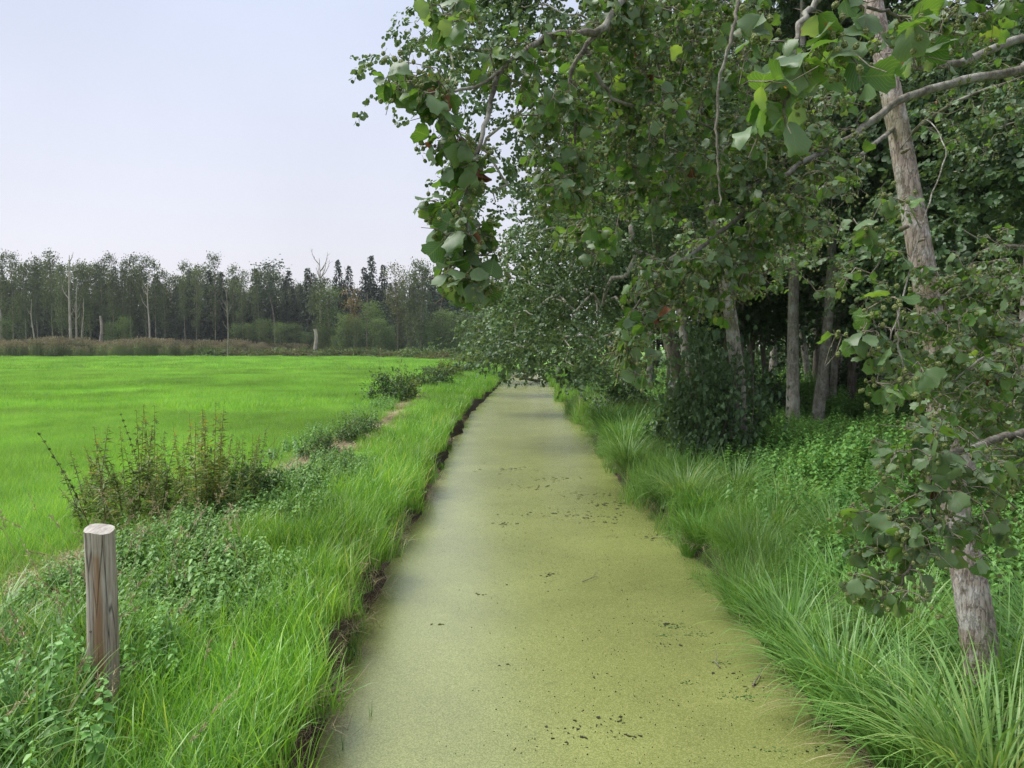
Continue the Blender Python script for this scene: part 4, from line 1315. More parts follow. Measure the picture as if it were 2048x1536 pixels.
deciduous('willow_tree', T(9.0, 84, (7, 83, 4), (4, 82, 9)), .3, .06,
          px_lobes([(1040, 650, 82, 90, 55), (985, 700, 82, 60, 28), (1060, 712, 82, 60, 20), (1100, 690, 82, 50, 30)]),
          'rounded tree filling the gap where the ditch disappears', 'tree', None, 'spray_far', 2.4, 24, 1.1, M['oldbark'], 8, .016, .2, scl=(1.2, 2))

# ---- forest behind the wooded bank
FB = bpy.data.collections.new('unused')


def forest_proto(h, crown0, rad, n_per, spacing, key='spray_forest', lean=0.0, r0=.2, mat=None):
    """returns meshes relative to the base: trunk mesh, limb meshes, foliage pos/rot/scale"""
    tp = spline([[0, 0, -.15], [R.normal(0, .25), R.normal(0, .25), h * .35], [lean + R.normal(0, .4), R.normal(0, .4), h * .7], [lean * 1.5 + R.normal(0, .5), R.normal(0, .5), h]], 20)
    rr = np.linspace(r0, r0 * .2, 20)
    rr[:2] *= [1.25, 1.08]
    mb = MB(); tube(mb, tp, rr, 9, .5, False, .06)
    lobes = []
    for _ in range(9):
        z = R.uniform(crown0, h)
        a = R.uniform(0, 6.28); q = R.uniform(.2, .8) * rad
        c = np.array([np.interp(z, tp[:, 2], tp[:, 0]) + q * math.cos(a), np.interp(z, tp[:, 2], tp[:, 1]) + q * math.sin(a), z])
        lobes.append((c, np.array([rad * .6, rad * .6, rad * .45]), 1.0))
    ch, nl = grow(tp, rr, in_lobes(lobes, spacing), .014, max(.1, crown0 / h - .15))
    pos, rot = foliage_pts(ch, n_per, .55)
    return mb, ch, nl, pos, rot


def forest_tree(proto, loc, rz, sc1, mat, label, group, cat='tree', first=[None]):
    pass


class Proto:
    def __init__(s, name, mat, **kw):
        mb, ch, nl, pos, rot = forest_proto(**kw)
        s.name = name
        s.tm = mb.mesh('trunk', mat)
        b2 = MB()
        s.lm = []
        for l_ in range(nl):
            b2 = MB()
            for p, r, lid in ch:
                if lid == l_: tube(b2, p, r, 4, .5)
            if b2.n: s.lm.append(b2.mesh('branch', mat))
        s.pos, s.rot = pos, rot
        s.sc = R.uniform(.75, 1.3, len(pos))
        s.key = kw.get('key', 'spray_forest')
        s.crown = None

    def place(s, x, y, rz, sc1, label, group=None, cat='tree', z=None, tilt=(0, 0)):
        e_ = empty(s.name, (x, y, gz(x, y) if z is None else z), rz)
        e_.rotation_euler = (tilt[0], tilt[1], rz)
        e_.scale = (sc1,) * 3
        tag(e_, label, cat, group)
        obj('trunk', s.tm, e_)
        for m_ in s.lm:
            obj('branch', m_, e_)
        if s.crown is None:
            s.crown = scatter('crown', s.key, s.pos, s.rot, s.sc, e_)
        else:
            c = s.crown.copy()
            link(c, e_)
            c['kind'] = 'stuff'
        return e_


PF = [Proto('forest_tree', M['oldbark'], h=14, crown0=5.5, rad=2.6, n_per=26, spacing=1.35, r0=.19),
      Proto('forest_tree', M['oldbark'], h=15, crown0=4.5, rad=2.8, n_per=26, spacing=1.35, r0=.15),
      Proto('forest_tree', M['darkbark'], h=13, crown0=3.8, rad=2.6, n_per=28, spacing=1.35, r0=.15),
      Proto('forest_tree', M['oldbark'], h=16, crown0=6.0, rad=3.0, n_per=26, spacing=1.4, r0=.18)]
PD = [Proto('forest_tree', M['darkbark'], h=13, crown0=1.8, rad=3.2, n_per=34, spacing=1.6, r0=.16), Proto('forest_tree', M['darkbark'], h=15, crown0=2.5, rad=3.4, n_per=34, spacing=1.6, r0=.18)]
# trunks one can pick out, from the photograph: foot pixel, scale, which, label
for (px, d, k, s_, ti, lab) in (
        (1588, 21, 0, .95, (0, 0), 'straight pale grey trunk standing clear among the darker trees'),
        (1650, 25, 3, .85, (0, -.02), 'dark twin trunk forming the left half of the forked pair'),
        (1664, 25.1, 1, .85, (0, .06), 'dark twin trunk leaning outward in the forked pair'),
        (1545, 36, 3, 1.0, (0, 0), 'slim trunk just behind the pale grey one'),
        (1500, 33, 2, 1.0, (0, -.04), 'thin dark trunk beside the ivy-covered bush'),
        (1390, 22, 1, .95, (0, -.10), 'trunk rising behind the ivy-covered leaning alder'),
        (1760, 34, 3, 1.0, (0, .02), 'shadowy trunk between the forked pair and the leaning alder'),
        (1905, 19, 2, 1.0, (0, -.05), 'slender trunk seen just behind the lichen-spotted alder'),
        (2012, 18, 0, .95, (0, -.03), 'brown trunk near the picture edge behind the alder'),
        (2040, 13, 1, .8, (0, .02), 'grey trunk half hidden by leaves at the picture edge'),
        (1800, 41, 1, 1.1, (0, 0), 'distant thin trunk in the dark wood'),
        (1620, 44, 0, 1.1, (0, .03), 'distant trunk behind the forked pair')):
    x_ = (px - 1024) / FPX * d
    PF[k].place(x_, d, 0, s_, lab, 'trees of the wood beside the ditch', 'tree', None, (0, ti[1]))
for k_, (px, d) in enumerate(((1345, 25), (1475, 29), (1535, 33), (1620, 36), (1715, 30), (1800, 36), (1930, 26), (1965, 34), (1300, 34))):
    PF[k_ % 4].place((px - 1024) / FPX * d, d, R.uniform(0, 6.28), R.uniform(.8, 1.05), 'slim trunk among others in the shade behind the herb layer', 'slim trunks in the shade of the wood', 'tree', None, (R.normal(0, .03), R.normal(0, .03)))
gl = 'dark leafy tree in the depth of the wood, one of many alike'
cnt = 0
for k in range(120):
    y_ = R.uniform(36, 78)
    x_ = R.uniform(7.5, .72 * y_ + 6)
    if cnt >= 52: break
    PD[cnt % 2].place(x_, y_, R.uniform(0, 6.28), R.uniform(.8, 1.15), gl, 'trees in the depth of the wood')
    cnt += 1
for (x_, y_) in ((11.5, 17), (14.5, 19), (8.5, 21.5), (11, 25), (16, 25), (19, 21), (7.6, 28), (13, 31)):
    PF[int(R.integers(0, 4))].place(x_, y_, R.uniform(0, 6.28), R.uniform(.85, 1.05), 'tree of the wood with its crown above the herb layer', 'trees in the depth of the wood')
# leaning trunk with the ivy bush
deciduous('alder_tree', T(4.75, 19.5, (4.15, 19.2, 2.3), (3.6, 18.8, 4.2), (3.2, 18.4, 7.5), (3.0, 18.2, 11)), .21, .06,
          px_lobes([(1330, 480, 18, 120, 100), (1400, 330, 19, 150, 130), (1280, 380, 18, 120, 110)]), 'dark alder trunk leaning towards the ditch beside the ivy bush', 'tree', None, 'spray', 1.0, 26, .4, M['darkbark'], 9, .011, .3)
IV = [bush_mesh(3600, 2.6, 2.6, .10, M['forest'], .8, 40), bush_mesh(3600, 2.6, 2.2, .12, M['forest'], .7, 40)]
IS = stems_mesh(14, 2.2, 2.0, .015, M['darkbark'])
for (px, d, s_, k, lab) in ((1440, 16.0, (.9, .9, 1.5), 0, 'dark ivy bush climbing beside the leaning alder trunk'), (1400, 18.2, (1.0, 1.0, 1.35), 1, 'dark bush at the foot of the leaning alder'), (1530, 24, (.9, .9, .9), 1, 'low dark shrub left of the pale grey trunk'),
                            (1720, 30, (1.1, 1.1, .9), 0, 'low shrub behind the forked pair of trunks'), (1850, 24, (1.1, 1.1, .8), 1, 'shaded shrub behind the lichen-spotted alder'), (1690, 38, (1.6, 1.3, 1.5), 1, 'broad shrub deep in the wood behind the forked pair'), (1560, 40, (1.6, 1.3, 1.4), 0, 'broad shrub deep in the wood behind the pale grey trunk'), (1800, 44, (1.8, 1.4, 1.7), 1, 'broad shrub deep in the wood between the forked pair and the leaning alder'), (1420, 36, (1.5, 1.2, 1.4), 1, 'broad shrub deep in the wood behind the ivy bush'), (1930, 34, (1.5, 1.2, 1.6), 0, 'broad shrub deep in the wood behind the leaning alder'),
                            (1980, 20, (1.1, 1.1, 1.1), 0, 'shaded shrub under the trees at the picture edge'),
                            (1250, 27, (.9, .9, .9), 1, 'shrub on the bank under the drooping alder'), (1180, 40, (1.1, 1.1, 1.0), 0, 'shrub on the far bank under the overhanging crowns')):
    x_ = (px - 1024) / FPX * d
    bush('forest_shrub', (x_, d, gz(x_, d)), s_, IV[k], IS, lab, 'shrub', 'shrubs under the trees')

# ------------------------------------------------------------------ the alder by the bridge with the near, hanging leaves
def alder_leaf(seed):
    r = np.random.default_rng(seed)
    ns = 9
    s = np.array([0, .07, .20, .36, .53, .70, .84, .94, 1.0])
    wv = np.array([.03, .14, .28, .39, .46, .48, .43, .32, .16]) * r.uniform(.85, 1.1)
    notch = .10
    rows = []
    lv = []
    curl = r.uniform(-.1, .45); droop = r.uniform(.05, .55); tw = r.normal(0, .28)
    for c in (-1, -.5, 0, .5, 1):
        for k in range(ns):
            w_ = wv[k] * c
            ser = (.05 if k % 2 else -.03) * (abs(c) == 1) * (k > 0)
            w_ = w_ * (1 + ser * 2)
            sx = s[k] + (ser * .6 if abs(c) == 1 else 0) - (notch * (1 - abs(c)) * (k == ns - 1)) + .04 * abs(c) * (k in (6, 7))
            z = .16 * abs(w_) - curl * w_ * w_ * 2.2 - droop * s[k] ** 2 * .6 + tw * w_ * s[k] + .05 * math.sin(k * 1.3 + c * 3 + seed) * abs(c)
            rows.append((.18 + sx * .82, w_ * .92, z))
            lv.append((s[k], c, 0))
    V = np.array(rows); lv = np.array(lv)
    F = [[i * ns + k, i * ns + k + 1, (i + 1) * ns + k + 1, (i + 1) * ns + k] for i in range(4) for k in range(ns - 1)]
    # stalk
    n0 = len(V)
    V = np.vstack([V, [[-.05, -.012, .01], [-.05, .012, .01], [.2, .012, .0], [.2, -.012, .0]]])
    lv = np.vstack([lv, np.zeros((4, 3))])
    F.append([n0, n0 + 1, n0 + 2, n0 + 3])
    return V, np.array(F)[:, ::-1], lv


def leaf_me(seed, mat, v):
    V, F, lv = alder_leaf(seed)
    return mk_mesh('alder_leaf', V, F, {'lv': lv, 'var': np.full(len(V), v)}, mat)


LEAFM = [leaf_me(k, M['alder'], v) for k, v in enumerate((.05, .3, .5, .6, .75, .9, .4, .2, .1, .45, .65, .85))]
DEADM = []
for k in range(3):
    V, F, lv = alder_leaf(40 + k)
    V[:, 2] += 3.0 * V[:, 1] ** 2 - .6 * V[:, 0] ** 2 + .10 * np.sin(V[:, 0] * 9 + k) * V[:, 1] * 2
    V *= [.8, .55, .8]
    DEADM.append(mk_mesh('dead_leaf', V, F, {'lv': lv, 'var': np.full(len(V), .2 + .3 * k)}, M['deadleaf']))
LEAFS = LEAFM + DEADM
source('alder_leaf', LEAFS)


def cone_me():
    mb = MB()
    k = 7
    s = np.linspace(-1, 1, k)
    pts = np.stack([(s + 1) * .5, np.zeros(k), np.zeros(k)], -1)
    rr = .40 * np.sqrt(np.maximum(1 - s ** 2 * .96, .02)) * np.where(np.arange(k) % 2, 1.1, .95)
    tube(mb, pts, rr, 8, .5)
    tube(mb, [[-.9, .02, .12], [-.4, 0, .03], [.02, 0, 0]], [.035, .035, .05], 3, .5)
    return mb.mesh('alder_cone', M['cone'], False)


CONES = [cone_me()]
source('alder_cone', CONES)


def near_tree(root, base, boughs, lobes, trunk_mat, maxleaf=300, maxcone=220, leaf_len=.044, dead=.004, cone_p=.75):
    """boughs: list of (control points, r0, r1); lobes: (px,py,depth,rx,ry,n sprigs, dead share)"""
    nodes, nrad = [], []
    for c, r0, r1 in boughs:
        c = np.array(c, float)
        n = max(10, len(c) * 5)
        p = spline(c, n)
        p[1:] += R.normal(0, .003, (n - 1, 3))
        r = np.linspace(r0, r1, n) * .8
        mb = MB()
        tube(mb, p - base, r, 8, .5, False, .08)
        obj('branch', mb.mesh('branch', M['bough']), root)
        nodes.append(p); nrad.append(r)
    nodes = np.concatenate(nodes)
    nrad = np.concatenate(nrad)
    att, dd, big = [], [], []
    for (px, py, d, rx, ry, n, *ex) in lobes:
        k = d / FPX
        c = P(px, py, d)
        sp_ = 1.25 if d < 2.45 else 1.15
        n = int(n * (.9 if d < 1.8 else (1.7 if px < 1000 else (1.55 if d < 2.45 else 2.7))))
        rx, ry = rx * sp_, ry * sp_
        q = nrm(R.normal(0, 1, (n, 3))) * R.random((n, 1)) ** .5
        att.append(c + q * np.array([rx * k, max(.22, rx * k * 1.5), ry * k]))
        dd += [ex[0] if ex else dead] * n
        big += [1.45 if d < 1.8 else (1.25 if px < 1000 and d < 2.4 else (1.15 if d < 2.45 else 1.0))] * n
    att = np.concatenate(att); dd = np.array(dd)
    # twigs
    order = np.argsort([np.min(np.linalg.norm(nodes - a, axis=1)) for a in att])
    PA = nodes.copy()
    PR = np.minimum(nrad, .008)
    tw = MB()
    Lp, Lr, Ls, Li = [], [], [], []
    Cp, Cr, Cs = [], [], []
    for i in order:
        a = att[i]
        dv = a - PA
        d = np.linalg.norm(dv, axis=1)
        cost = d + .7 * np.maximum(dv[:, 2], 0)         # twigs hang: prefer a start above the tip
        j = int(np.argmin(cost))
        L_ = d[j]
        p0 = PA[j]
        pts = spline(np.array([p0, p0 + dv[j] * .35 + R.normal(0, .10 * L_, 3) + [0, 0, .12 * L_], p0 + dv[j] * .7 + R.normal(0, .08 * L_, 3) + [0, 0, .08 * L_], a]), 7)
        r0 = min(PR[j], .0018 + .006 * L_)
        tube(tw, pts - base, np.linspace(max(r0, .0021), .0014, 7), 4, .5)
        for _q in range(2):
            k_ = int(R.integers(2, 6)); e_ = pts[k_] + R.normal(0, .035, 3) + [0, 0, -.03]
            tube(tw, [pts[k_] - base, (pts[k_] + e_) / 2 + R.normal(0, .008, 3) - base, e_ - base], [.0015, .0012, .001], 3, .5)
        PA = np.vstack([PA, pts[2:]]); PR = np.concatenate([PR, np.full(5, r0 * .8)])
        dirx = nrm(pts[-1] - pts[-3])
        n = int(R.integers(2, 6))
        for q in range(n):
            s = R.uniform(max(0, 1 - .32 / max(L_, .05)), 1)
            f = s * 6; i0 = min(int(f), 5); f -= i0
            b = pts[i0] * (1 - f) + pts[i0 + 1] * f
            az = math.atan2(dirx[1], dirx[0]) + (1 if q % 2 else -1) * R.uniform(.4, 1.5)
            Lp.append(b)
            isd = R.random() < dd[i]
            Lr.append((R.normal(0, .85), R.normal(.65, .6), az))
            Ls.append(leaf_len * big[i] * R.uniform(.55, 1.35))
            Li.append(len(LEAFM) + int(R.integers(0, 3)) if isd else int(R.integers(0, len(LEAFM))))
        if R.random() < cone_p:
            for q in range(int(R.integers(3, 9))):
                c = pts[-1 - int(R.integers(0, 3))] + R.normal(0, .022, 3) + [0, 0, -.015]
                Cp.append(c); Cr.append((0, R.normal(.9, .5), R.uniform(0, 6.28))); Cs.append(R.uniform(.011, .018))
    t_ = obj('twigs', tw.mesh('twigs', M['twig']), root)
    t_['kind'] = 'stuff'
    for (pp_, rr_, ss_, ii_, meshes, key, nm, stuffnm, mx_) in ((Lp, Lr, Ls, Li, LEAFS, 'alder_leaf', 'leaf', 'leaves', maxleaf), (Cp, Cr, Cs, [0] * len(Cp), CONES, 'alder_cone', 'cone', 'cones', maxcone)):
        pp_, rr_, ss_, ii_ = np.array(pp_), np.array(rr_), np.array(ss_), np.array(ii_)
        if len(pp_) == 0: continue
        u, v_, d = proj(pp_)
        size = np.where((d > .2) & (u > -20) & (u < 2068) & (v_ > -20) & (v_ < 1556), ss_ / d, 0)
        o = np.argsort(-size)
        top, rest = o[:mx_], o[mx_:]
        for k in top:
            q = bpy.data.objects.new(nm, meshes[int(ii_[k])])
            q.location = tuple(pp_[k] - base); q.rotation_euler = tuple(rr_[k]); q.scale = (ss_[k],) * 3
            link(q, root)
            if nm == 'leaf' and ii_[k] >= len(LEAFM):
                q['label'] = 'withered brown leaf'
        if len(rest):
            scatter(stuffnm, key, pp_[rest] - base, rr_[rest], ss_[rest], root, ii_[rest])


# the overhanging alder rooted beside the bridge
tb = np.array([3.9, 2.4, gz(3.9, 2.4) - .1])
troot = empty('alder_tree', tb)
tag(troot, 'overhanging alder whose big leaves and green cones hang into the top of the view', 'tree')
tp = spline([tb, [3.8, 2.45, 2.2], [3.5, 2.6, 4.2], [3.2, 2.7, 6.6]], 18)
mb = MB(); tube(mb, tp - tb, np.linspace(.15, .07, 18), 10, .5, False, .05)
obj('trunk', mb.mesh('trunk', M['trunk']), troot)
crown_top = [3.3, 2.7, 5.8]
B = []
B.append(([[3.25, 2.7, 6.2], P(1600, -260, 2.9), P(1290, -40, 2.6), P(1205, 55, 2.5), P(1110, 68, 2.4), P(1050, 100, 2.35), P(1000, 145, 2.3), P(975, 230, 2.25), P(945, 330, 2.2), P(918, 440, 2.15), P(900, 540, 2.12)], .021, .0035))
B.append(([P(1205, 55, 2.5), P(1160, 110, 2.5), P(1135, 180, 2.5), P(1150, 270, 2.5), P(1140, 380, 2.5)], .011, .003))
B.append(([P(1172, 100, 2.5), P(1230, 200, 2.6), P(1330, 215, 2.75), P(1430, 260, 2.9)], .010, .004))
B.append(([P(1000, 145, 2.3), P(940, 175, 2.2), P(880, 180, 2.15), P(820, 170, 2.1), P(780, 150, 2.05)], .007, .002))
B.append(([P(1500, -150, 2.6), P(1482, -30, 2.3), P(1470, 60, 2.2), P(1440, 150, 2.2), P(1432, 250, 2.2), P(1436, 340, 2.2), P(1442, 410, 2.2)], .008, .003))
B.append(([[3.3, 2.7, 5.2], P(1900, -180, 1.7), P(1680, -40, 1.5), P(1620, 20, 1.48), P(1592, 70, 1.46), P(1585, 150, 1.44), P(1568, 215, 1.43)], .012, .003))
B.append(([P(1680, -40, 1.5), P(1720, 10, 1.55), P(1790, 30, 1.6), P(1830, 90, 1.65)], .006, .002))
B.append(([[3.62, 2.55, 3.75], P(2150, 130, 3.3), P(2040, 142, 3.3), P(1900, 168, 3.25), P(1790, 208, 3.2), P(1700, 275, 3.15), P(1620, 318, 3.1), P(1540, 372, 3.05), P(1470, 440, 3.0), P(1380, 512, 2.95), P(1310, 565, 2.9), P(1250, 640, 2.85)], .029, .005))
B.append(([[3.55, 2.6, 4.0], P(2150, 62, 4.0), P(1900, 128, 3.9), P(1720, 134, 3.8), P(1560, 180, 3.7), P(1440, 260, 3.6)], .034, .008))
B.append(([P(1560, 360, 3.05), P(1500, 500, 2.9), P(1470, 600, 2.8), P(1480, 690, 2.8)], .007, .002))
B.append(([P(1250, -120, 2.9), P(1290, 40, 3.0), P(1320, 150, 3.1), P(1330, 280, 3.1), P(1340, 400, 3.1)], .012, .003))
B.append(([[3.3, 2.7, 5.6], P(1900, -200, 2.6), P(1500, -160, 2.4), P(1100, -90, 2.4), P(950, -30, 2.35), P(890, 30, 2.3)], .022, .003))
B.append(([[3.86, 2.45, 2.2], P(2600, 830, 2.6), P(2200, 850, 2.62), P(2040, 868, 2.58), P(1960, 890, 2.5), P(1880, 928, 2.4), P(1845, 1000, 2.3), P(1830, 1100, 2.22), P(1790, 1180, 2.2)], .026, .004))
B.append(([[3.80, 2.45, 2.6], P(2150, 640, 3.2), P(2040, 690, 3.1), P(1960, 720, 3.05), P(1880, 790, 3.0)], .014, .003))
LO = [(788, 150, 2.05, 26, 22, 3), (850, 190, 2.12, 55, 45, 11, .10), (905, 35, 2.3, 40, 40, 5), (885, 250, 2.15, 45, 40, 7, .14), (930, 340, 2.2, 50, 60, 9, .02), (890, 430, 2.12, 40, 40, 7), (930, 490, 2.13, 52, 55, 14), (935, 570, 2.13, 38, 30, 6),
      (1000, 110, 2.35, 60, 60, 6), (1090, 110, 2.4, 70, 55, 8), (1100, 240, 2.5, 80, 70, 15), (1140, 370, 2.5, 75, 65, 14), (1250, 110, 2.7, 110, 90, 26), (1370, 60, 2.9, 110, 80, 26), (1270, 260, 2.8, 110, 90, 26), (1420, 200, 3.0, 90, 90, 22),
      (1330, 380, 3.0, 110, 70, 24, .03), (1450, 330, 3.0, 80, 80, 20), (1510, 450, 2.95, 90, 80, 24), (1340, 590, 2.85, 100, 80, 26), (1262, 690, 2.8, 42, 75, 13), (1430, 560, 2.9, 75, 70, 15), (1580, 420, 3.0, 85, 80, 22), (1650, 330, 3.1, 80, 60, 18),
      (1560, 60, 1.46, 95, 80, 7), (1550, 180, 1.45, 80, 70, 6), (1690, 60, 1.5, 85, 60, 6), (1670, 160, 1.5, 60, 50, 3), (1800, 70, 1.65, 90, 60, 5), (1900, 60, 2.5, 120, 60, 16), (1620, 230, 3.3, 100, 70, 16), (1540, 290, 3.2, 80, 60, 14),
      (1480, 100, 3.2, 90, 80, 16), (1180, 480, 2.9, 70, 50, 9), (1210, 30, 2.7, 70, 50, 10),
      (1870, 920, 2.4, 115, 75, 30), (1785, 1030, 2.25, 85, 70, 17), (1850, 1080, 2.25, 95, 65, 18), (1770, 1150, 2.2, 70, 55, 9), (1960, 1030, 2.4, 75, 75, 8), (1780, 1195, 2.2, 36, 30, 3),
      (1900, 720, 3.05, 120, 110, 34), (2000, 800, 3.1, 70, 80, 16), (1990, 610, 3.2, 75, 100, 22), (1900, 560, 3.3, 70, 50, 10), (2030, 930, 2.6, 50, 60, 8)]
near_tree(troot, tb, B, LO, M['trunk'])

# the leaning alder on the bank with its own hanging sprays
ctl = [(1990, 1375, 5.35), (1942, 1180, 5.4), (1908, 1010, 5.45), (1880, 800, 5.5), (1850, 560, 5.55), (1822, 400, 5.6), (1795, 250, 5.65), (1768, 120, 5.7), (1735, -60, 5.8), (1700, -300, 6.0)]
tpp = np.array([P(*c) for c in ctl])
tb2 = tpp[0].copy()
tpp[0, 2] = gz(tb2[0], tb2[1]) - .12
r2 = empty('alder_tree', tb2)
tag(r2, 'leaning alder with lichen-spotted grey bark rising from the sedges', 'tree')
tp = spline(tpp, 48)
rr = np.interp(np.linspace(0, 1, 48), [0, .06, .2, .5, 1], [.155, .122, .098, .084, .06])
mb = MB(); tube(mb, tp - tb2, rr, 18, .5, False, .03)
obj('trunk', mb.mesh('trunk', M['trunk']), r2)
for k, (px, py, rr_) in enumerate(((1812, 455, .016), (1833, 545, .012), (1872, 990, .02), (1815, 300, .012), (1935, 1075, .012), (1918, 1090, .010), (1960, 1235, .022), (1845, 480, .01))):
    mb = MB()
    p_ = P(px, py, 5.36)
    tube(mb, [p_ + [0, .07, 0] - tb2, p_ + [0, -.005, .004] - tb2, p_ + [0, -.03, .0] - tb2], [rr_ * 1.3, rr_, rr_ * .7], 7, .5, True)
    obj('knot', mb.mesh('knot', M['darkbark']), r2)
B2 = [([P(1800, 300, 5.6), P(1850, 240, 5.0), P(1890, 300, 3.9), P(1860, 400, 2.9), P(1830, 500, 2.35), P(1800, 610, 2.1), P(1775, 700, 2.02), P(1752, 770, 2.0)], .005, .002),
      ([P(1795, 620, 2.08), P(1800, 700, 2.05), P(1808, 760, 2.05)], .004, .002),
      ([P(1855, 620, 5.5), P(1930, 560, 4.6), P(2000, 520, 4.2), P(2060, 560, 4.0)], .02, .006),
      ([P(1880, 800, 5.5), P(1990, 760, 4.6), P(2060, 700, 4.2)], .016, .006),
      ([P(1795, 250, 5.65), P(1700, 330, 5.2), P(1600, 420, 5.0), P(1560, 520, 4.9)], .022, .006),
      ([P(1800, 280, 5.65), P(1920, 200, 5.3), P(2060, 150, 5.0)], .02, .008)]
LO2 = [(1740, 470, 2.2, 55, 55, 3), (1800, 390, 2.4, 45, 40, 3), (1735, 580, 2.1, 40, 40, 3), (1725, 690, 2.02, 35, 50, 4), (1775, 740, 2.0, 40, 50, 5, .06),
       (2000, 560, 4.1, 80, 90, 34), (1990, 700, 4.2, 100, 80, 40), (1900, 760, 4.3, 70, 70, 22), (1920, 850, 4.0, 80, 50, 20), (2010, 850, 3.8, 70, 80, 22), (1890, 690, 4.6, 50, 50, 12), (1560, 500, 4.9, 110, 90, 34), (1620, 400, 5.1, 90, 90, 24), (1970, 220, 5.2, 110, 90, 24), (1450, 480, 4.9, 100, 80, 26), (1650, 200, 5.5, 90, 100, 22), (1860, 640, 4.4, 60, 40, 8), (1700, 560, 4.9, 70, 60, 10)]
near_tree(r2, tb2, B2, LO2, M['trunk'], cone_p=.75)

# ------------------------------------------------------------------ fallen branch across the far end
mb = MB()
a = G(1003, 752, .05)
pts = [G(990, 748, .1), G(1020, 750, .45), G(1050, 757, .35), G(1078, 762, .05)]
tube(mb, spline(pts, 10), np.linspace(.06, .14, 10), 6)
for q in range(26):
    s = R.random()
    p_ = pts[0] * (1 - s) + pts[3] * s
    p_ = p_ + R.normal(0, .4, 3) * [1, 1, .1]
    p_[2] = abs(p_[2]) * .5
    tube(mb, spline([p_, p_ + R.normal(0, .35, 3) * [1, 1, .3] + [0, 0, .2], p_ + R.normal(0, .6, 3) * [1.5, 1, .4] + [0, 0, .35]], 4), np.linspace(.03, .01, 4), 4)
tube(mb, spline([G(1052, 757, .3), G(1054, 748, .6), G(1056, 742, .9)], 4), [.06, .05, .04], 5)
o = obj('fallen_branch', mb.mesh('fallen_branch', M['farbark']))
tag(o, 'fallen branch with broken twigs lying across the far end of the ditch', 'branch')

# ------------------------------------------------------------------ far side: reed bed, treeline
def reed_patch():
    n = 60
    mb = MB()
    b = np.stack([R.uniform(-1, 1, n), R.uniform(-1, 1, n), np.zeros(n)], -1)
    h = R.uniform(2.3, 3.3, n)
    V, F, A = blades(b, h, np.full(n, .03), R.uniform(0, 6.28, n), 0.02, R.uniform(.05, .2, n), 3, R.random(n) * .7)
    mb.add(V, F, A)
    k = n * 5
    i = R.integers(0, n, k)
    s = R.uniform(.2, .95, k)
    V, F, A = blades(b[i] + np.stack([np.zeros(k), np.zeros(k), h[i] * s], -1), R.uniform(.4, .8, k), R.uniform(.03, .055, k), R.uniform(0, 6.28, k), R.uniform(.3, .8, k), R.uniform(1.2, 2.2, k), 3, R.random(k))
    mb.add(V, F, A)
    me = mb.mesh('reed_patch', [M['reed'], M['plume']])
    nf = len(me.polygons)
    # plumes
    mb2 = MB()
    mb2.V, mb2.F, mb2.A, mb2.n = mb.V[:], mb.F[:], mb.A[:], mb.n
    kk = int(n * .75)
    for q in range(3):
        V, F = leaves(b[:kk] + np.stack([R.normal(0, .04, kk), R.normal(0, .04, kk), h[:kk] - .12], -1), np.stack([R.normal(.1, .35, kk), R.normal(0, .35, kk), np.ones(kk)], -1), nrm(R.normal(0, 1, (kk, 3))), R.uniform(.25, .42, kk), .11)
        mb2.add(V, F, np.repeat(R.random(kk), 6))
    me = mb2.mesh('reed_patch', [M['reed'], M['plume']])
    mi = np.zeros(len(me.polygons), np.int32)
    mi[nf:] = 1
    me.polygons.foreach_set('material_index', mi)
    return me


source('reed', [reed_patch() for _ in range(4)])
rp, rs_ = [], []
for x_ in np.arange(-112, -24, 1.1):
    y0 = np.interp(x_, [-110, -86, -30, -12], [128, 131, 150, 141])
    hs = np.interp(x_, [-110, -60, -40, -24], [1.08, 1.0, .75, .45])
    for k in range(8):
        rp.append((x_ + R.normal(0, .5), y0 + k * 1.3 + R.normal(0, .4), .62))
        rs_.append(.9 * hs * R.uniform(.72, 1.12) * (1 + .10 * math.sin(x_ * .45) + .06 * math.sin(x_ * 1.3)) * (.82 if k == 0 else 1))
o = scatter('reed_bed', 'reed', np.array(rp), zrot(len(rp)), np.array(rs_))
tag(o, 'band of tall reeds with brownish plumes along the far side of the meadow', 'reeds', None, 'stuff')


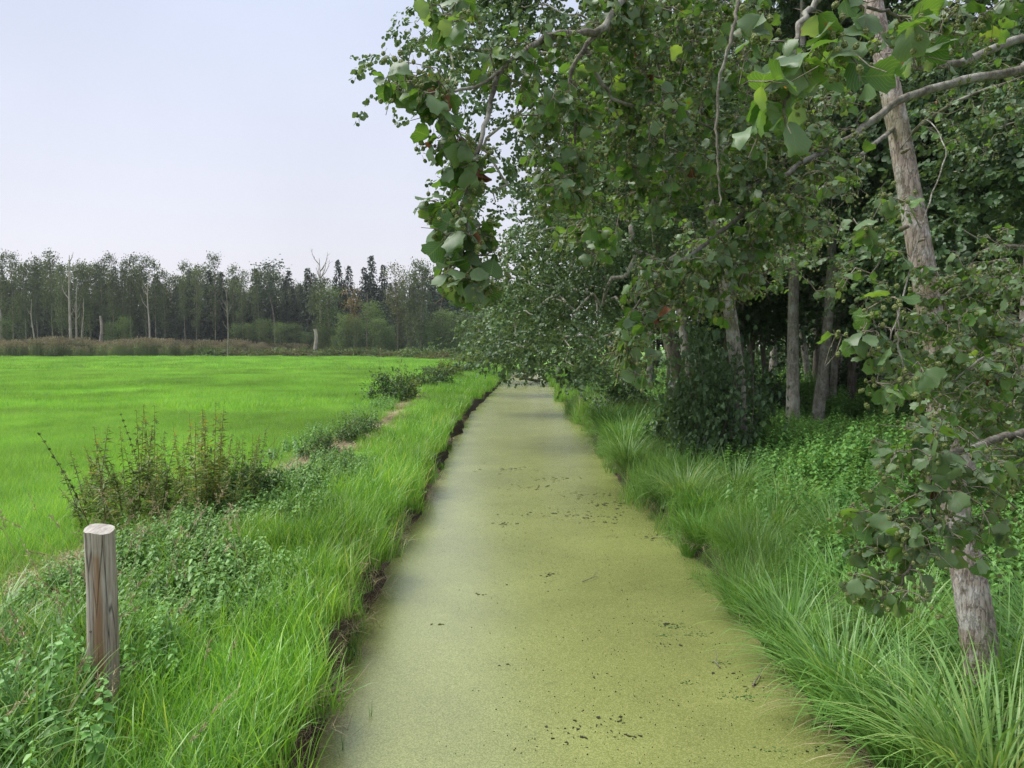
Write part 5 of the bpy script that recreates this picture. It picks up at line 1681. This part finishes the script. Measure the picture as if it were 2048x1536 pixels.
def clump_tree(h, c0, rad, n, leaf, mat, kind='alder'):
    """far tree crown as one mesh of leaf clumps, with a trunk mesh"""
    tp = spline([[0, 0, -.2], [R.normal(0, .2), R.normal(0, .2), h * .4], [R.normal(0, .4), R.normal(0, .4), h * .75], [R.normal(0, .4), R.normal(0, .4), h * .98]], 14)
    tb_ = MB(); tube(tb_, tp, np.linspace(.21, .04, 14), 6)
    mb = MB()
    if kind == 'spruce':
        m_ = int(h * 3.0)
        for z in np.linspace(c0, h * .99, m_):
            f = (z - c0) / (h - c0)
            rr = rad * (1 - f) ** .8 + .12
            nb = max(4, int(9 * (1 - f) + 4))
            a = R.uniform(0, 6.28, nb)
            for q in range(nb):
                k = max(4, int(13 * rr / rad))
                s = np.linspace(.15, 1, k) * rr * R.uniform(.7, 1.1)
                d = np.array([math.cos(a[q]), math.sin(a[q]), 0])
                p = np.array([0, 0, z]) + d * s[:, None] + np.stack([np.zeros(k), np.zeros(k), -.28 * s + R.normal(0, .1, k)], -1)
                V, F = leaves(p, d + R.normal(0, .5, (k, 3)) - [0, 0, .5], np.tile([0, 0, 1.], (k, 1)) + R.normal(0, .4, (k, 3)), leaf * R.uniform(.7, 1.4, k), leaf * .5)
                mb.add(V, F, np.repeat(R.random(k), 6))
    else:
        cl = max(8, n // 26)
        for q in range(cl):
            f = R.random() ** .8
            z = c0 + (h - c0) * f
            rr = rad * (.25 + .75 * math.sin(PI * min(1, .25 + .75 * (1 - f)))) * (1 if kind != 'pine' else 1.2)
            a = R.uniform(0, 6.28); dq_ = rr * math.sqrt(R.random())
            c = np.array([np.interp(z, tp[:, 2], tp[:, 0]) + dq_ * math.cos(a), np.interp(z, tp[:, 2], tp[:, 1]) + dq_ * math.sin(a), z])
            if q % 3 == 0:
                zz = max(z - dq_ * .7 - .3, .5)
                st = np.array([np.interp(zz, tp[:, 2], tp[:, 0]), np.interp(zz, tp[:, 2], tp[:, 1]), zz])
                tube(tb_, spline([st, (st + c) / 2 + [0, 0, .1], c], 4), np.linspace(.06, .02, 4), 3)
            k = int(R.uniform(14, 38))
            p = c + R.normal(0, 1, (k, 3)) * [.5, .5, .36] * (rad / 2.2 + .3)
            V, F = leaves(p, nrm(R.normal(0, 1, (k, 3))), nrm(R.normal(0, .6, (k, 3)) + [0, 0, 1]), leaf * R.uniform(.6, 1.4, k), leaf * .75)
            mb.add(V, F, np.repeat(np.clip(R.random(k) * .8 + R.normal(.1, .15), 0, 1), 6))
    return tb_, mb


class FarProto:
    def __init__(s, name, h, c0, rad, n, leaf, mat, kind='alder', bm=None):
        a, b = clump_tree(h, c0, rad, n, leaf, mat, kind)
        s.h, s.name = h, name
        s.t = a.mesh('trunk', bm or M['farbark'])
        s.c = b.mesh('crown', mat)

    def place(s, x, y, h, label, group, wide=1.0):
        e_ = empty(s.name, (x, y, .55), R.uniform(0, 6.28))
        k = h / s.h
        e_.scale = (k * wide, k * wide, k)
        tag(e_, label, 'tree', group)
        obj('trunk', s.t, e_)
        c = obj('crown', s.c, e_)
        c['kind'] = 'stuff'
        return e_


FA = [FarProto('alder_tree', 20, R.uniform(5, 8), 2.2, 1500, .34, M['f_alder']) for _ in range(4)]
FA += [FarProto('alder_tree', 20, 1.5, 2.6, 3000, .36, M['f_alder']) for _ in range(2)]
FS = [FarProto('spruce_tree', 20, 2.0, 3.3, 0, .5, M['f_spruce'], 'spruce') for _ in range(3)]
FG = [FarProto('leafy_tree', 14, 1.0, 3.0, 3000, .30, M['f_green']) for _ in range(3)]
FP = FarProto('pine_tree', 20, 12, 2.6, 900, .4, M['f_spruce'], 'pine')
FO = FarProto('autumn_tree', 10, 3, 1.8, 620, .28, M['f_brown'])
FY = FarProto('thin_tree', 20, 2.0, 2.5, 2000, .33, M['f_olive'])


def far(px, py_top, d):
    x_ = (px - 1024) / FPX * d
    return x_, d, 3 + (688 - py_top) / FPX * d - .55


gA = 'alders along the far edge of the meadow'
ORD = ['first', 'second', 'third', 'fourth', 'fifth', 'sixth', 'seventh', 'eighth', 'ninth', 'tenth', 'eleventh', 'twelfth', 'thirteenth', 'fourteenth', 'fifteenth', 'sixteenth', 'seventeenth', 'eighteenth']
apx = [6, 28, 55, 78, 108, 128, 165, 182, 206, 228, 250, 265, 294, 312, 330, 372, 395, 432, 470, 488, 518]
for px, ty in ((6, 512), (28, 510), (55, 525), (78, 512), (108, 508), (128, 535), (165, 530), (182, 538), (206, 515), (228, 510), (250, 520), (265, 512), (294, 516), (312, 522), (330, 545), (372, 525), (395, 545), (432, 513), (470, 532), (488, 540), (518, 545)):
    x_, y_, h = far(px, ty, R.uniform(150, 158))
    FA[int(R.integers(0, 4))].place(x_, y_, h, ('%s slender open-crowned alder to the left of the tall pale dead trunk' % ORD[sum(1 for q in apx if px < q < 143)]) if px < 143 else ('%s slender open-crowned alder to the right of the tall pale dead trunk' % ORD[sum(1 for q in apx if 143 < q < px)]), gA, R.uniform(.5, .75))
for k in range(110):
    px = -80 + 700 * (k + R.random()) / 110
    x_, y_, h = far(px, R.uniform(528, 595), R.uniform(160, 180))
    (FA[4 + k % 2] if k % 5 < 2 else FS[k % 3]).place(x_, y_, h, 'dense darker tree behind the front row of the far treeline', 'trees behind the far treeline', R.uniform(.8, 1.25))
for k in range(40):
    px = 590 + 430 * (k + R.random()) / 40
    x_, y_, h = far(px, R.uniform(530, 585), R.uniform(172, 195))
    FS[k % 3].place(x_, y_, h, 'dark spruce in the back row of the far treeline', 'spruces behind the far treeline', R.uniform(.9, 1.2))
for px, ty, w_, lab in ((678, 520, .9, 'dark spruce beside the pale bare-crowned tree'), (700, 532, .9, 'spruce just behind the rusty brown tree'), (745, 512, .95, 'tallest spruce of the far treeline'), (730, 535, 1, 'spruce standing against the tallest spruce'), (768, 530, .9, 'spruce on the meadow side of the olive conifer'), (884, 548, 1.0, 'spruce nearest the hanging alder leaves'),
                        (905, 556, 1, 'spruce half covered by the hanging alder leaves'), (862, 552, 1, 'spruce behind the tall two-stemmed tree'), (605, 575, .8, 'small spruce tip in the gap of the treeline'), (590, 590, .7, 'lowest spruce tip in the gap of the treeline')):
    x_, y_, h = far(px, ty, 166)
    FS[int(R.integers(0, 3))].place(x_, y_, h, lab, 'spruces of the far treeline', w_)
x_, y_, h = far(551, 527, 156); FP.place(x_, y_, h, 'pine with layered flat crown beside the gap in the treeline', None, 1.1)
x_, y_, h = far(640, 560, 152); FA[4].place(x_, y_, h, 'dense green tree under the pale bare crown', None, 1.0)
x_, y_, h = far(660, 575, 150); FG[0].place(x_, y_, h, 'dark green tree next to the white snag', None, .8)
x_, y_, h = far(708, 578, 146); FO.place(x_, y_, h, 'rusty brown tree in the middle of the far treeline', None, .75)
x_, y_, h = far(795, 525, 150); FY.place(x_, y_, h, 'olive thin-leaved tree next to the two-stemmed grey green tree', None, .85)
x_, y_, h = far(822, 545, 146); FA[5].place(x_, y_, h, 'grey green tree forming the left stem of the tall pair', None, .8)
x_, y_, h = far(842, 528, 144); FA[4].place(x_, y_, h, 'tallest grey green tree with a visible grey trunk', None, .8)
ypx = sorted([10, 225, 250, 500, 530, 560, 590, 615, 475, 690, 715, 745, 760, 780, 865, 885, 905, 925, 850, 945, 670, 640, 965, 985])
gB = 'young trees and bushes before the far treeline'
for k, (px, ty, d) in enumerate(((10, 655, 138), (225, 640, 148), (250, 645, 150), (500, 640, 150), (530, 632, 150), (560, 650, 148), (590, 655, 150), (615, 660, 149), (475, 655, 150), (690, 640, 145), (715, 650, 143), (745, 630, 150), (760, 655, 142), (780, 660, 142),
                                 (865, 640, 150), (885, 635, 150), (905, 632, 152), (925, 640, 150), (850, 655, 145), (945, 630, 148), (670, 668, 140), (640, 665, 148), (965, 640, 140), (985, 660, 120))):
    x_, y_, h = far(px, ty, d)
    FG[k % 3].place(x_, y_, h * R.uniform(.85, 1.3), ('%s bright green young tree to the left of the white snag, before the far treeline' % ORD[sum(1 for q in ypx if px < q < 631)]) if px < 631 else ('%s bright green young tree to the right of the white snag, before the far treeline' % ORD[sum(1 for q in ypx if 631 < q < px)]), gB, R.uniform(.8, 1.15))
# low scrub between meadow and young trees
SB = [bush_mesh(900, 4, 1.6, .28, M['f_green'], .6, 18), bush_mesh(900, 4, 1.4, .28, M['f_olive'], .5, 18)]
SS = stems_mesh(10, 3, 1.2, .02, M['weedstem'])
for k in range(64):
    px = 425 + 540 * (k + R.random()) / 64
    d = np.interp(px, [425, 560, 750, 900, 965], [137, 139, 138, 116, 96]) + R.uniform(-3, 5)
    x_ = (px - 1024) / FPX * d
    bush('scrub_bush', (x_, d, .55), R.uniform(.7, 1.35), SB[k % 2], SS, 'low scrub bush on the far margin of the meadow', 'bush', 'scrub on the far meadow margin')

# dead trees
def dead_tree(px, py_base, py_top, d, r, label, lean=0., forks=3, mat=None, broken=False, name='dead_tree'):
    x_ = (px - 1024) / FPX * d
    zt = 3 + (688 - py_top) / FPX * d
    h = zt - .6
    root = empty(name, (x_, d, .6))
    tag(root, label, 'dead tree')
    mat = mat or M['palebark']
    tp = spline([[0, 0, -.1], [lean * h * .3 + R.normal(0, .15), 0, h * .35], [lean * h * .7 + R.normal(0, .2), 0, h * .7], [lean * h, 0, h]], 14)
    mb = MB()
    tube(mb, tp, np.linspace(r, r * (.8 if broken else .18), 14), 7, .5, True, .06)
    obj('trunk', mb.mesh('trunk', mat), root)
    for q in range(forks):
        k = int(R.integers(5, 13))
        s = tp[k]
        L_ = h * R.uniform(.08, .2)
        a = R.uniform(0, 6.28)
        e_ = s + np.array([math.cos(a) * L_ * .6, math.sin(a) * L_ * .3, L_])
        mb = MB()
        pts = spline([s, (s + e_) / 2 + [math.cos(a) * L_ * .12, 0, -.05 * L_], e_], 6)
        tube(mb, pts, np.linspace(r * .35, r * .08, 6), 5)
        for w_ in range(3):
            i = 2 + w_
            t_ = pts[i] + np.array([R.normal(0, .25), R.normal(0, .2), .35]) * L_ * .5
            tube(mb, [pts[i], (pts[i] + t_) / 2 + [0, 0, .05], t_], [r * .14, r * .1, r * .04], 4)
        obj('branch', mb.mesh('branch', mat), root)
    return root


dead_tree(143, 675, 512, 146, .32, 'tall pale dead trunk with the reddish bark strip in the far reeds', 0.01, 7)
dead_tree(155, 675, 560, 146, .22, 'leaning pale dead trunk next to the tall dead one', .03, 3)
dead_tree(164, 672, 596, 147, .18, 'forked dead stem leaning outward beside the pale trunks', .06, 2)
dead_tree(300, 672, 545, 149, .22, 'thin pale dead trunk in the middle of the alder row', .012, 4)
dead_tree(203, 675, 632, 145, .22, 'short broken grey pole standing in the reeds', 0, 0, None, True)
dead_tree(70, 675, 598, 148, .18, 'thin grey dead stem near the reeds with bent foot', -.02, 2)
dead_tree(3, 680, 600, 140, .35, 'pale dead trunk at the picture edge above the reeds', -.02, 2)
dead_tree(631, 695, 658, 138, .34, 'white broken snag standing before the green scrub', 0, 0, None, True)
dead_tree(735, 695, 585, 150, .22, 'thin dead stem beside the rusty brown tree', .01, 5, M['farbark'])
t_ = dead_tree(641, 690, 518, 156, .3, 'tall pale tree with a bare fan of branches at the top', 0, 14, None)
dead_tree(456, 700, 575, 134, .16, 'small bare grey tree standing in front of the reeds', 0, 14, M['farbark'])
# lying pale branch beside the snag
mb = MB()
a = np.array([(655 - 1024) / FPX * 137, 137, .9])
tube(mb, spline([a - [2, 0, .2], a + [0, 0, .7], a + [1.6, 0, .9]], 6), np.linspace(.12, .05, 6), 5)
tube(mb, spline([a - [.5, 0, -.4], a + [.4, 0, 1.3]], 4), np.linspace(.08, .04, 4), 5)
o = obj('fallen_branch', mb.mesh('fallen_branch', M['palebark']))
tag(o, 'pale fallen branch lying at the foot of the white snag', 'branch')

# ------------------------------------------------------------------ thin summer haze
hz = MB()
x0, x1, y0, y1, z0, z1 = -800, 800, -60, 1100, -1.6, 30
vv = np.array([[a, b, c] for c in (z0, z1) for (a, b) in ((x0, y0), (x1, y0), (x1, y1), (x0, y1))], float)
hz.add(vv, np.array([[3, 2, 1, 0], [4, 5, 6, 7], [0, 1, 5, 4], [1, 2, 6, 5], [2, 3, 7, 6], [3, 0, 4, 7]]))
m = bpy.data.materials.new('haze'); m.use_nodes = True
m.node_tree.nodes.clear()
pv = m.node_tree.nodes.new('ShaderNodeVolumePrincipled')
pv.inputs['Color'].default_value = (.92, .94, 1, 1)
pv.inputs['Density'].default_value = .0002
oo = m.node_tree.nodes.new('ShaderNodeOutputMaterial')
m.node_tree.links.new(pv.outputs[0], oo.inputs['Volume'])
o = obj('haze', hz.mesh('haze', m, False))
tag(o, 'thin pale haze in the air over the meadow', None, None, 'stuff')
